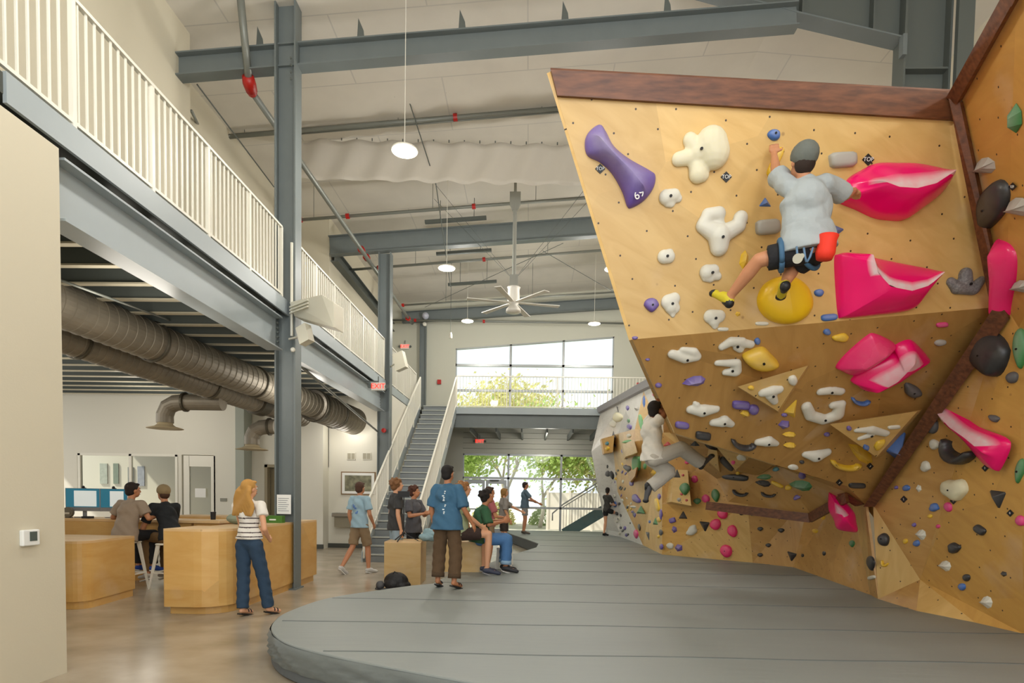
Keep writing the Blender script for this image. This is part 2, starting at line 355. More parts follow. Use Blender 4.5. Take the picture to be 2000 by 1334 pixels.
window('window_2',parts,[[(-.8,y,.1),(SX1,y,.1),(SX1,y,3.1),(-.8,y,3.1)],[(SX0,y,2.2),(-.8,y,2.2),(-.8,y,3.1),(SX0,y,3.1)]],w=.08)
# glazed double door in the storefront
for i,(x0,x1) in enumerate(((SX0+.06,-1.7),(-1.66,-.86))):
    d=MB()
    for p,q in(((x0+.05,y,.02),(x0+.05,y,2.15)),((x1-.05,y,.02),(x1-.05,y,2.15))): d.bar(p,q,.1,.05,(0,1,0))
    for zz in(.14,2.08): d.bar((x0+.1,y,zz),(x1-.1,y,zz),.05,.16 if zz>1 else .26)
    o=struct(d.build('door_%d'%(i+1),ALU)); MB().box((x0+.1,y,.25),(x1-.1,y+.01,2.0)).build('pane',GLASS,o)
    MB().box((x0+.12,y-.08,1.0),(x1-.12,y-.05,1.04)).build('push_bar',STEEL,o)
    if i==1: MB().box((x0+.15,y-.1,2.1),(x0+.5,y-.03,2.16)).build('door_closer',STEELD,o)
# office window and door under the mezzanine
y=16.08
window('window_3',[((x,y,.95),(x,y,2.52)) for x in(-12.5,-11.05,-9.75)]+[((-12.55,y,z),(-9.7,y,z)) for z in(.97,2.5)],[[(-12.5,y,.97),(-9.75,y,.97),(-9.75,y,2.5),(-12.5,y,2.5)]],WHITE,.07)
d=MB()
for x in(-9.55,-8.78): d.box((x,y-.03,0),(x+.16 if x<-9 else x+.12,y+.04,2.5))
d.box((-9.4,y-.03,2.2),(-8.78,y+.04,2.5)); d.box((-9.4,y-.03,0),(-8.78,y+.04,.3))
o=struct(d.build('door_3',WHITE)); MB().box((-9.4,y,.3),(-8.78,y+.01,2.2)).build('pane',GLASS,o)
q=tag(MB().box((-9.22,y-.05,1.35),(-8.92,y-.04,1.6)).build('paper_notice',mat('paper','f4f4f0',.8)),'white paper notice taped to the glass of the office door','notice')
dd=MB()
for x in(-7.36,-6.52): dd.box((x-.04,16.3,0),(x+.04,16.5,2.3))
dd.box((-7.4,16.3,2.22),(-6.48,16.5,2.3)); o=struct(dd.build('door_4',mat('door_frame_tan','9c9178',.6)))
MB().box((-7.33,16.55,0),(-6.9,16.6,2.2)).build('door_leaf',mat('door_leaf','8f8468',.6),o)
MB().box((-7.3,17.2,0),(-6.2,17.3,2.6)).build('recess_panel',mat('door_recess','5b5140',.7),o)
# skirting
struct(MB().box((-6.5,15.9,0),(-5.6,15.95,.12)).box((-5.62,16.36,0),(-3.9,16.4,.12)).build('baseboard_corridor',BASEB))
# mezzanine and bridge decks (they carry on to the far wall), with steel edge channel
b=MB().box((-15,-4,4.3),(XR+.02,YF,DK)).box((XR,YB,4.3),(4.4,YF,DK))
struct(b.build('floor_mezzanine',mat('deck_dark','4a4d47',.7)))
# ------------------------------------------------------------ steel
def edge(name,p,q,label):
    return tag(MB().bar(p,q,.03,.22).build(name,STEELB),label,'steel channel')
edge('edge_channel',(XR+.03,4.2,4.35),(XR+.03,19.9,4.35),'long pale blue-grey steel channel along the mezzanine edge under the balusters')
edge('edge_channel',(-2.45,YB-.02,4.34),(3.9,YB-.02,4.34),'pale grey steel channel along the front edge of the far bridge')
def beam(p,q,dep,wid,label,m=STEEL,tf=.02,grp=None,name='steel_beam'):
    return tag(MB().ibeam(p,q,dep,wid,tf,.012).build(name,m),label,'beam',grp)
zb=3.92
t=beam((XR-.1,4.75,zb),(XR-.1,8.95,zb),.5,.24,'deep pale blue-grey steel beam under the mezzanine edge, between the left wall and the tall column',STEELB)
beam((XR-.1,9.35,zb),(XR-.1,15.3,zb),.5,.24,'deep pale steel beam under the mezzanine edge, beyond the tall column up to the exit sign',STEELB)
beam((-3.6,YB+.1,4.02),(4.2,YB+.1,4.02),.46,.2,'grey steel beam under the far bridge, above the glazed entrance',STEEL)
for k in range(7):
    x=-2+.86*k
    tag(MB().bar((x,YB+.25,3.78),(x,YF,3.78),.05,.2).build('bridge_joist',STEELD),None,'joist')
for o in [o for o in COL.objects if o.name.startswith('bridge_joist')]: o['label']='short dark joist under the far bridge'; o['group']='joists under the far bridge'
# two columns on the mezzanine line, one on the far wall
def column(x,y,ztop,w,dep,label,z0=0.,m=STEEL):
    r=thing('steel_column',(x,y,z0),label,'column')
    b=MB()
    for s in(-1,1): b.box((x+s*w/2-.012,y-dep/2,z0),(x+s*w/2+.012,y+dep/2,ztop))
    b.box((x-w/2,y-.008,z0),(x+w/2,y+.008,ztop)); b.build('shaft',m,r)
    MB().box((x-w/2-.04,y-dep/2-.04,z0),(x+w/2+.04,y+dep/2+.04,z0+.02)).build('base_plate',m,r)
    return r
def bolts(r,x,y0,z0,n,dz,side=-1,m=STEELD):
    for k in range(n): MB().cone((x,y0,z0+dz*k),(x,y0+side*.03,z0+dz*k),.016,.016,6).build('bolt',m,r)
c1=column(-3.78,9.15,8.9,.3,.24,'tall grey steel column in front of the reception counter, rising past the mezzanine railing')
bolts(c1,-3.88,9.03,3.75,7,.07); bolts(c1,-3.68,9.03,7.72,4,.1)
c2=column(-3.82,15.45,7.75,.3,.26,'grey steel column at the far end of the mezzanine, beside the stair')
bolts(c2,-3.9,15.28,3.75,6,.07)
column(-4.1,22.45,8.0,.22,.16,'slim grey steel column against the far wall left of the upper window')
# roof frames
def rafter(x0,x1,y,z0,dep,wid,label):
    s=.074; return beam((x0,y,z0+s*(x0+5.5)+dep/2),(x1,y,z0+s*(x1+5.5)+dep/2),dep,wid,label)
r1=rafter(-5.6,3.86,9.2,7.85,.34,.2,'long sloping grey roof beam nearest the camera, crossing the tall column')
rafter(-5.3,6.9,15.5,7.7,.48,.2,'sloping grey roof beam behind the ceiling fan, resting on the second column')
rafter(-4.9,6.9,22.4,7.95,.4,.2,'grey roof beam along the top of the far wall')
beam((-5.25,15.7,7.8),(-5.25,22.3,7.8),.3,.2,'dark grey eave beam running along the top of the far mezzanine wall',STEELD)
# haunched frame at the right: deep tapered girder and its column
r=thing('haunched_girder',(3.5,9.3,8.2),'deep dark grey tapered roof girder at the top right with bolted haunch','girder')
y=9.32
bot=[(1.55,y,9.42),(3.9,y,8.78),(5.44,y,8.42)]; top=[(5.44,y,9.6),(1.55,y,9.6)]
MB().slab(bot+top,(0,.014,0)).build('web',STEELD,r)
b=MB()
for p,q in zip(bot[:-1],bot[1:]): b.bar(p,q,.26,.022)
b.build('bottom_flange',STEEL,r)
for x,z in((3.2,8.98),(3.95,8.78),(5.0,8.54)): MB().box((x-.01,y-.12,z),(x+.01,y,9.6)).build('stiffener',STEELD,r)
r=thing('haunched_column',(5.75,9.3,0),'wide dark grey steel column at the top right behind the climbing wall','column')
b=MB(); b.box((5.44,9.17,4),(5.47,9.45,9.6)); b.box((6.1,9.17,4),(6.13,9.45,9.3)); b.box((5.47,9.3,4),(6.1,9.32,9.6)); b.box((6.13,9.05,4),(6.33,9.12,9.3)); b.box((6.33,9.05,4),(6.36,9.35,9.3))
b.build('shaft',STEELD,r); MB().box((5.47,9.18,7.95),(6.1,9.42,7.98)).build('stiffener',STEELD,r)
MB().box((5.38,9.1,8.1),(5.44,9.2,8.4)).build('knee_bracket',STEEL,r)
# purlin clips standing on the nearest roof beam
for i,px in enumerate((500,697,895,1096,1296)):
    p=P(px,96-(px-500)*.085 if px>600 else 97,9.2); x=p.x; z=8.2+.074*(x+5.5)
    b=MB().slab([(x,9.2,z),(x+.12,9.2,z),(x+.1,9.2,z+.16),(x+.02,9.2,z+.34)],(0,.012,0)).box((x-.08,9.14,z-.005),(x+.12,9.26,z+.01))
    tag(b.build('purlin_clip',STEELD),'small pointed steel clip standing on the nearest roof beam','clip','clips on top of the nearest roof beam')
# bare purlin ends / unistrut lengths under the liner
for i,(px0,py0,px1,py1,Y,lab) in enumerate(((725,172,908,157,11.3,'short dark steel strut hung under the ceiling near the tall column, highest of the struts'),
  (747,235,915,223,12.2,'short dark steel strut lying along the second sprinkler pipe'),
  (830,434,950,424,15.2,'dark steel strut just above the roof beam behind the fan'),
  (852,496,960,489,17.2,'thin dark steel strut above the middle pendant lamp'),
  (875,556,970,550,19.0,'thin dark steel strut left of the fan blades'))):
    p,q=P(px0,py0,Y),P(px1,py1,Y); q.z=p.z+.074*(q.x-p.x)
    r=thing('ceiling_strut',p,lab,'strut'); MB().bar(p,q,.08,.08).build('channel',STEELD,r)
    for t in(.25,.8):
        c=p.lerp(q,t); MB().cone(c,(c.x,c.y,ceilz(c.x)),.008,.008,5).build('hanger_rod',STEELD,r)
# ------------------------------------------------------------ joists under the mezzanine
jm=mat('joist_flange','b7b09b',.5)
j0=thing('floor_joist',(-9.4,5.0,4.05),'pale-edged steel joist under the mezzanine deck','joist','joists under the mezzanine deck')
MB().box((-15,4.99,4.09),(-4.02,5.01,4.3)).build('web',STEELD,j0); MB().box((-15,4.955,4.07),(-4.02,5.045,4.09)).build('bottom_flange',jm,j0)
for k in range(1,19): dup(j0,(-9.4,5.0+.585*k,4.05))
# ------------------------------------------------------------ guardrails
PW=.016
bal=MB().box((-PW/2,-PW/2,0),(PW/2,PW/2,.98)); bal_me=None
def guard(name,p,q,label,posts,sp=.097,z0=.07,h=1.06,toe=False,slope=False):
    p=V(p);q=V(q); r=thing(name,p,label,'railing'); d=q-p; L=math.hypot(d.x,d.y); n=max(1,int(round(L/posts)))
    up=V(0,0,1)
    MB().bar(p+up*h,q+up*h,.045,.03).build('top_rail',WHITE,r); MB().bar(p+up*z0,q+up*z0,.03,.03).build('bottom_rail',WHITE,r)
    pc=None
    for k in range(n+1):
        c=p.lerp(q,k/n)
        if pc is None: pc=MB().box((c.x-.02,c.y-.02,c.z-.12),(c.x+.02,c.y+.02,c.z+h)).build('post',WHITE,r); c0=c.copy()
        else:
            o=pc.copy(); COL.objects.link(o); o.parent=r; o.location=c-c0; ORG[o.name]=V(p)
    m=int(L/sp); bc=None
    for k in range(1,m):
        t=k/m
        if min(abs(t*n-round(t*n))*L/n,9)<.045: continue
        c=p.lerp(q,t)
        if bc is None: bc=MB().box((c.x-PW/2,c.y-PW/2,c.z+z0),(c.x+PW/2,c.y+PW/2,c.z+h)).build('baluster',WHITE,r); b0=c.copy()
        else:
            o=bc.copy(); COL.objects.link(o); o.parent=r; o.location=c-b0; ORG[o.name]=V(p)
    return r
guard('guardrail',(XR,3.85,DK),(XR,8.95,DK),'white baluster railing along the mezzanine, nearest stretch before the tall column',1.06)
guard('guardrail',(XR,9.4,DK),(XR,15.25,DK),'white baluster railing along the mezzanine between the two columns, behind the white heater box',1.06)
guard('guardrail',(XR,15.65,DK),(XR,19.55,DK),'white baluster railing at the far end of the mezzanine beyond the second column',1.0)
guard('guardrail',(-2.45,YB+.03,DK-.03),(4.2,YB+.03,DK-.03),'white baluster railing across the far bridge in front of the upper window',1.6,.105)
# ------------------------------------------------------------ stair
NS=25; rise=DK/NS; SY0,SY1=13.0,19.6; run=(SY1-SY0)/NS
r=thing('staircase',(-3.1,13,0),'grey metal staircase climbing from the floor to the far bridge','stairs')
tm=mat('stair_grey','82888a',.45); nose=mat('stair_nosing','b9bdb6',.45)
b=MB(); nb=MB()
for k in range(NS):
    x0=-3.62 if k<11 else -3.5; x1=-2.52-.006*k
    y0=SY0+run*k; z1=rise*(k+1); b.box((x0,y0,z1-.04),(x1,y0+run+.02,z1)); b.box((x0,y0,z1-rise),(x1,y0+.012,z1-.03)); nb.box((x0,y0-.014,z1-.028),(x1,y0+.012,z1+.002))
b.build('treads',tm,r); nb.build('nosing',nose,r)
s=(SY1-SY0)
for x,l in((-3.7,1),(-2.49,1)):
    MB().slab([(x,SY0-.05,-.0),(x,SY0+.3,0),(x,SY1,DK-.32),(x,SY1,DK+.02),(x,SY0-.05,.22)],(.03,0,0)).build('stringer',STEELB,r)
guard('stair_railing',(-3.66,SY0,.2),(-3.66,SY1,DK+.02),'white sloping stair railing on the left side of the staircase',1.1,.1,h=.95)
guard('stair_railing',(-2.47,SY0,.2),(-2.47,SY1,DK+.02),'white sloping stair railing on the right side of the staircase',1.1,.1,h=.95)
# ------------------------------------------------------------ climbing walls
PLY=[plywood('ply_gold','d6a95f','c99a4f'),plywood('ply_pale','dcb876','cfa864'),plywood('ply_tan','cfa260','bf9150')]
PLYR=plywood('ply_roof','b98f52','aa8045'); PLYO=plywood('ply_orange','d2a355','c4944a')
WPAINT=plywood('wall_white_paint','dcd9d2','d2cec6')
DARKW=mat('walnut_trim','7a4a2c',.45,noise=.45,nscale=5,col2='4f2c18',stretch=(1.,6.,6.))
SURF=[]   # (group, pts, normal)
def plane_n(pts):
    n=V(0,0,0); c=sum(pts,V(0,0,0))/len(pts)
    for i in range(len(pts)): n+=(pts[i]-c).cross(pts[(i+1)%len(pts)]-c)
    n.normalize(); cv=V(CAM)-c
    return -n if n.dot(cv)<0 else n
def facet(name,pts,m,parent,grp,thick=.03,uvr=0.,reg=True):
    pts=[V(p) for p in pts]; n=plane_n(pts)
    if reg: SURF.append((grp,pts,n))
    b=MB().slab(pts,-n*thick); o=b.build(name,m,parent)
    u=V(0,0,1).cross(n); u=u.normalized() if u.length>1e-3 else V(1,0,0); w=n.cross(u); c,s=math.cos(uvr),math.sin(uvr)
    uv=o.data.uv_layers.new(name='UVMap'); og=ORG[o.name]
    for li,l in enumerate(o.data.loops):
        p=o.data.vertices[l.vertex_index].co+og; a,b_=p.dot(u),p.dot(w); uv.data[li].uv=(a*c-b_*s,a*s+b_*c)
    return o
def hit(px,py,grp=None):
    o=V(CAM); v=V(ray(px,py)); best=None
    for g,pts,n in SURF:
        if grp and g!=grp: continue
        d=v.dot(n)
        if abs(d)<1e-6: continue
        for i in range(1,len(pts)-1):
            a,b_,c=pts[0],pts[i],pts[i+1]; e1=b_-a;e2=c-a; h=v.cross(e2); q=e1.dot(h)
            if abs(q)<1e-9: continue
            s_=o-a; u=s_.dot(h)/q
            if u<-1e-4 or u>1.0001: continue
            w=s_.cross(e1); t2=v.dot(w)/q
            if t2<-1e-4 or u+t2>1.0001: continue
            t=e2.dot(w)/q
            if t>0 and (best is None or t<best[0]): best=(t,o+v*t,n,g)
    return best
def onp(px,py,c,n):
    v=V(ray(px,py)); o=V(CAM); return o+v*((c-o).dot(n)/v.dot(n))
TL,TR,BL=P(1075,140,4.86),P(1862,182,5.12),P(1235,663,5.4); fn=plane_n([TL,TR,BL])
BR=onp(1945,600,TL,fn); R3=P(1690,985,7.7); rn=plane_n([BL,BR,R3])
L1,L2,L3=onp(1318,846,BL,rn),onp(1515,908,BL,rn),onp(1655,950,BL,rn)
C0,C1,E1,E2=P(1320,850,8.5),P(1515,910,8.5),P(1347,898,9.0),P(1400,935,9.3)
K1,K2,K3=P(1422,980,9.2),P(1583,1003,8.5),P(1655,962,7.6)
B1,B2,B3,B4=Z(1293,1083,.3),Z(1550,1108,.3),Z(1700,1162,.3),Z(1715,1170,.3)
cw=thing('climbing_wall',B2,'big overhanging plywood climbing prow with a dark wood rim, right of centre, climber on its face','climbing wall')
tA,tB=onp(1088,190,TL,fn),onp(1865,237,TL,fn)
facet('overhang_face',[tA,tB,BR,BL],PLY[1],cw,'face',uvr=.5)
M0=onp(1640,790,BL,rn)
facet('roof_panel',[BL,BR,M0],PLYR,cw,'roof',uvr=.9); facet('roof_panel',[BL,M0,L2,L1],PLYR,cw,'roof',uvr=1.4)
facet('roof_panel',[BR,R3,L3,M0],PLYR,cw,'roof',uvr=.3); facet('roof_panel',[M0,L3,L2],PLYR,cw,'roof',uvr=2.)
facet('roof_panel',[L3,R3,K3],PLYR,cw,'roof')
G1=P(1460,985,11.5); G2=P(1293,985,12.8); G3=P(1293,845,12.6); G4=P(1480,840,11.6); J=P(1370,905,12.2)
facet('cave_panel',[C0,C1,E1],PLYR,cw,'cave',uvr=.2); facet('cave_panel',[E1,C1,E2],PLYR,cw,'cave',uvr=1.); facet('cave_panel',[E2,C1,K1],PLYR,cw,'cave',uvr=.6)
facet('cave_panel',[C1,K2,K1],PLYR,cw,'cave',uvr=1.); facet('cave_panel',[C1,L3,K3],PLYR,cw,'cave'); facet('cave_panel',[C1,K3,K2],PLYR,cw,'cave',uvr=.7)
facet('side_panel',[G3,G4,J],PLY[1],cw,'side'); facet('side_panel',[G3,J,G2],PLY[2],cw,'side',uvr=1.2); facet('side_panel',[J,G4,G1],PLY[0],cw,'side'); facet('side_panel',[J,G1,G2],PLY[2],cw,'side',uvr=.6)
K2b=P(1583,960,10.75); K3b=P(1655,940,9.2)
c1_=Z(1470,1099,.3); S1=P(1330,1015,12.4)
facet('lower_panel',[G2,G1,B1],PLY[0],cw,'lower'); facet('lower_panel',[G1,c1_,B1],PLY[1],cw,'lower',uvr=.8); facet('lower_panel',[G1,K2b,c1_],PLY[2],cw,'lower',uvr=.3); facet('lower_panel',[K2b,B2,c1_],PLY[2],cw,'lower',uvr=1.3)
facet('lower_panel',[K2b,K3b,B2],PLY[2],cw,'lower2'); facet('lower_panel',[K3b,R3,B3],PLY[1],cw,'lower2',uvr=.9); facet('lower_panel',[K3b,B3,B2],PLY[2],cw,'lower2',uvr=.4)
facet('lower_panel',[G1,G4,K2b],PLY[2],cw,'lower')
facet('lower_panel',[R3,B4,B3],PLY[2],cw,'lower3')
# hidden back and top so the prow is a closed body
tops=[TL,TR,V(4.9,12.5,4.9),V(2.75,12.6,4.9)]; facet('top_deck',tops,DARKW,cw,'x',reg=False)
for q in([TL,BL,V(3.,12.6,2.9),V(2.75,12.6,4.9)],[BL,L1,C0,V(3.35,12.6,2.75),V(3.,12.6,2.9)],[L1,L2,C1,C0]): facet('flank_panel',q,PLY[1],cw,'x',reg=False)
# dark wood rims: board with real thickness
def trim(pts,parent,n,t=.035,name='rim_board'):
    pts=[V(p) for p in pts]; b=MB().slab([p+n*.002 for p in pts],n*t); o=b.build(name,DARKW,parent); return o
trim([TL,TR,onp(1866,237,TL,fn),tA],cw,fn)
def strip(a,b,w,n,parent,t=.04,dn=None):
    a,b=V(a),V(b); s=(b-a).normalized().cross(n); s=s.normalized()*w
    if dn is not None and s.dot(V(dn))<0: s=-s
    return trim([a,b,b+s,a+s],parent,n,t)
dnv=V(0,0,-1)
strip(K1-V(.3,-.1,0),K2,.13,V(-.3,-.95,0).normalized(),cw,.05,dnv); strip(K2,K3,.13,V(-1,-.35,0).normalized(),cw,.05,dnv); strip(K3,R3,.11,V(-1,-.5,0).normalized(),cw,.05,dnv)
# ------------------------------------------------------------ right wall
rw=thing('climbing_wall',B4,'tall honey-coloured plywood climbing wall along the right edge of the hall','climbing wall')
RT0=P(1878,190,5.05); RT1=P(1985,0,4.15); RB=P(1964,598,5.4); M1=P(1797,1132,7.0); B5=Z(2000,1238,.3)
ev=(B5-B4).normalized(); B6=B5+ev*3.4; B6.x=5.15; RT2=RT1+(RT1-RT0).normalized()*3.; RT2.z=4.93
RN=P(1705,985,7.62); RM=P(1990,640,5.25)
facet('panel',[RT0,RT1,RB],PLYO,rw,'right',uvr=.4); facet('panel',[RT1,RT2,RM,RB],PLYO,rw,'right',uvr=.9)
facet('panel',[RB,RM,M1],PLY[0],rw,'right',uvr=1.1); facet('panel',[RB,M1,RN],PLY[2],rw,'right',uvr=.2); facet('panel',[RN,M1,B4],PLY[1],rw,'right',uvr=1.6)
Mb=Z(1790,1193,.3)
facet('panel',[M1,Mb,B4],PLY[2],rw,'right',uvr=.1); Md=Z(1905,1216,.3)
facet('panel',[M1,Md,Mb],PLY[1],rw,'right',uvr=2.2); facet('panel',[M1,RM,B5],PLYO,rw,'right',uvr=.6); facet('panel',[M1,B5,Md],PLYO,rw,'right',uvr=1.4)
facet('panel',[RM,B6,B5],PLYO,rw,'right',uvr=.3); facet('panel',[RM,RT2,B6],PLYO,rw,'right',uvr=.3)
# rims: between prow and right wall
def rimpoly(pix,Ys,parent,t=.05):
    pts=[P(x,y,Y) for (x,y),Y in zip(pix,Ys)]; n=plane_n(pts); return trim(pts,parent,n,t)
rimpoly([(1860,182),(1880,195),(1990,0),(1968,-12)],[5.08,5.02,4.1,4.14],rw); rimpoly([(1990,0),(2120,-232),(2095,-245),(1968,-12)],[4.1,3.4,3.42,4.14],rw)
rimpoly([(1860,190),(1882,198),(1966,600),(1942,602)],[5.08,5.05,5.36,5.46],rw)
rimpoly([(1942,600),(1966,600),(1975,618),(1712,985),(1690,985)],[5.42,5.36,5.36,7.5,7.6],rw)
facet('back_board',[V(4.35,12.6,4.9),RT2+V(2,0,0),V(6.2,1,.3),V(5.4,8,.3)],PLY[2],rw,'x',reg=False)
# ------------------------------------------------------------ far climbing wall beyond the prow
bw=thing('climbing_wall',Z(1258,1065,.3),'white and plywood climbing wall in the background left of the prow','climbing wall')
b0,b1_,b2_=Z(1185,1043,.3),Z(1213,1049,.3),Z(1256,1065,.3)
m0,m1,m2=P(1155,882,19.7),P(1195,850,18.3),P(1240,838,14.7); t0,t1,t2,t3=P(1172,808,19.6),P(1214,786,17.6),P(1257,764,14.9),P(1292,748,13.2)
q1=P(1206,960,18.9); e0=P(1168,955,19.9)
facet('panel',[t0,t1,m1,m0],WPAINT,bw,'back'); facet('panel',[t1,t2,m2],WPAINT,bw,'back',uvr=.7); facet('panel',[t1,m2,m1],WPAINT,bw,'back',uvr=.7)
facet('panel',[t2,t3,G3],WPAINT,bw,'back'); facet('panel',[t2,G3,m2],PLY[1],bw,'back',uvr=.5)
facet('panel',[m0,m1,q1,e0],WPAINT,bw,'back'); facet('panel',[e0,q1,b1_,b0],WPAINT,bw,'back')
facet('panel',[m1,m2,q1],PLY[1],bw,'back',uvr=.3); facet('panel',[q1,m2,b2_],PLY[0],bw,'back',uvr=1.); facet('panel',[q1,b2_,b1_],WPAINT,bw,'back')
facet('panel',[m2,G3,b2_],PLY[1],bw,'back',uvr=.2); facet('panel',[G3,B1,b2_],PLY[1],bw,'back',uvr=1.4)
pr=mat('grey_rim','a4a3a8',.6)
for a,b_ in((t0,t1),(t1,t2),(t2,t3)): MB().slab([a,b_,b_+V(-.05,-.05,.16),a+V(-.05,-.05,.16)],(-.08,-.08,.02)).build('rim_board',pr,bw)
facet('back_board',[t0+V(.3,.8,0),t3+V(1.5,1,0),V(5,13,.3),V(3.6,19.5,.3)],PLY[2],bw,'x',reg=False)
# ------------------------------------------------------------ padded floor
def catmull(pts,n,closed=True):
    out=[];N=len(pts)
    for i in range(N if closed else N-1):
        p=[V(*pts[(i+k)%N]) if closed else V(*pts[min(max(i+k,0),N-1)]) for k in(-1,0,1,2)]
        for j in range(n):
            t=j/n; out.append(.5*((2*p[1])+(p[2]-p[0])*t+(2*p[0]-5*p[1]+4*p[2]-p[3])*t*t+(3*p[1]-p[0]-3*p[2]+p[3])*t**3))
    return out
edge_px=[(1990,1420),(1300,1388),(1000,1345),(800,1310),(640,1278),(560,1255),(531,1232),(536,1212),(565,1193),(640,1168),(742,1152),(800,1144),(850,1139)]
ed=[Z(x,y,.3) for x,y in edge_px]; ed=[V(p.x,p.y,0) for p in ed]
cur=catmull([(p.x,p.y,0) for p in ed],6,False)+[V(-1.2,8.9,0),V(-.75,10.4,0),V(-.35,12.2,0),V(.2,14.2,0),V(.27,15.4,0),V(-.1,17.2,0),V(-.6,19.4,0),V(-.9,21.4,0),V(4.6,21.6,0),V(4.6,14,0)]
base=[B1,B2,B3,B4,B5,B6]; right=[V(p.x+.12,p.y,0) for p in [V(2.9,14,0)]+base]
poly=[(p.x,p.y) for p in cur]+[(5.6,13),(5.6,2.2),(5.3,2.0)]
pf=thing('padded_floor',(1,8,0),'large grey padded crash mat with a rounded end filling the floor under the climbing walls','crash mat')
b=MB().prism(poly,.012,.27); n0=len(b.v)
o=b.build('foam_base',mat('mat_side','5d6264',.6,bump=.5,bscale=7),pf)
o=MB().prism(poly,.27,.3).build('cover',MATV,pf); o.data.materials.append(MATS['mat_side'])
bv=o.modifiers.new('b','BEVEL'); bv.width=.012; bv.segments=2; bv.limit_method='ANGLE'; bv.angle_limit=1.
SEAM=mat('mat_seam','666c6b',.6)
import itertools
def inside(x,y):
    c=False
    for (x0,y0),(x1,y1) in zip(poly,poly[1:]+poly[:1]):
        if (y0>y)!=(y1>y) and x<(x1-x0)*(y-y0)/(y1-y0)+x0: c=not c
    return c
k=0
for yy in(4.45,5.5,6.75,8.15,9.6,11.2,12.9,14.7,16.6,18.6):
    xs=[x/20 for x in range(-60,110) if inside(x/20,yy+.02*(x/20))]
    if len(xs)>4:
        pts=[(x,yy+.02*x+.012*math.sin(x*3+yy),.3005) for x in xs[1:-1]]
        b=MB()
        for a,c in zip(pts[:-1],pts[1:]): b.bar(a,c,.02,.006)
        b.build('seam',SEAM,pf)
# wrinkled apron round the rounded end of the cover
b=MB(); pts=[p for p in cur[:70]]
cc=V(1.5,6,0)
rows=7; k0=0
for i,p in enumerate(pts):
    o_=(V(p.x,p.y,0)-cc); o_.z=0; o_.normalize()
    for j in range(rows):
        z=.285-.20*j/(rows-1); off=.012+.022*math.sin(i*1.7+j*2.1)*(.3+j/rows)+.02*abs(math.sin(i*.6+j*.9)); off*= (1 if 0<j<rows-1 else .35)
        b.v.append(V(p.x,p.y,z)+o_*off)
for i in range(len(pts)-1):
    for j in range(rows-1):
        a=i*rows+j; b.f.append((a,a+rows,a+rows+1,a+1)); b.fm.append(0)
b.build('cover_skirt',mat('mat_skirt','6f7573',.5,bump=.2,bscale=12),pf,smooth=True)
# ------------------------------------------------------------ climbing holds
HC=dict(W=('white','d8d6c6',.45),K=('black','1d1e20',.35),G=('dark grey','4b4b4d',.5),g=('light grey','aaa79d',.55),P=('bright pink','f2086e',.22),Y=('yellow','e9bd0a',.3),B=('blue','1f63b4',.35),
 U=('purple','55389c',.35),N=('green','1c7a34',.4),R=('red','c62434',.4),T=('teal','2b8a9a',.4),M=('pink','e02f80',.35),V=('light green','5cb06a',.5),C=('cream white','e2dbb6',.5))
BOLT=mat('bolt_hole','0c0b0a',.6)
def hm(c): n,h,r=HC[c]; return chalky(n.replace(' ','_'),h,r)
def ellip(n=20,wob=0,seed=0,sq=2.):
    rd=random.Random(seed); ph=[rd.uniform(0,6.28) for _ in range(4)]; out=[]
    for i in range(n):
        t=2*math.pi*i/n; c,s=math.cos(t),math.sin(t)
        r=(abs(c)**sq+abs(s)**sq)**(-1/sq)*(1+wob*(math.sin(2*t+ph[0])*.5+math.sin(3*t+ph[1])*.6+math.sin(5*t+ph[2])*.3)); out.append((r*c,r*s))
    return out
def outline(kind,seed):
    if kind=='o': return ellip(20,.06,seed),[(0,-.1)],'dome'
    if kind=='b': return ellip(22,.17,seed),[(-.2,-.05),(.2,.05)],'dome'
    if kind=='p': return ellip(20,.02,seed,3.5),[(-.6,0),(.6,0)],'dome'
    if kind=='r': return ellip(20,.02,seed,6),[(-.55,0),(.55,0)],'slab'
    if kind=='d':
        return [(x*(1-.45*max(y,0)),y) for x,y in ellip(20,.02,seed)],[(0,-.15),(0,.25)],'dome'
    if kind=='j':   # bean: curved bar open to the top
        o=[(math.cos(math.pi*t/9)*1.,math.sin(math.pi*t/9)*1.) for t in range(10)]; i=[(math.cos(math.pi*(9-t)/9)*.62,-.32+math.sin(math.pi*(9-t)/9)*.5) for t in range(10)]
        o=[(x,y*1.2-.35) for x,y in o]; i=[(x,y) for x,y in i]
        rg=[(math.cos(math.pi*t/6)*.78,math.sin(math.pi*t/6)*.82-.32) for t in range(7)]; return o+i,rg,'dome'
    if kind=='t': return [(-1,.8),(-.9,.95),(.95,1),(1,.85),(.15,-1),(-.05,-1)],[(.05,.3)],'wedge'
    if kind=='i': return [(-1,-.85),(-.85,-1),(.9,-.8),(1,-.6),(.25,1),(.0,.95)],[(.05,-.3)],'wedge'
    if kind=='w':
        rd=random.Random(seed); m=5; return [((.8+.3*rd.random())*math.cos(6.283*k/m+.5),(.8+.3*rd.random())*math.sin(6.283*k/m+.5)) for k in range(m)],[(-.2,-.15),(.25,.1)],'wedge'
    if kind=='l': return [(-1,-.1),(-.5,-.75),(.1,-.95),(.7,-.7),(1,.05),(.75,.8),(.2,1),(-.4,.6)],[(-.5,-.1),(.5,0)],'wedge'
    if kind=='v': return [(0,-1),(.55,-.45),(.6,.4),(0,1),(-.6,.5),(-.5,-.5)],[(0,-.4),(0,.35)],'wedge'
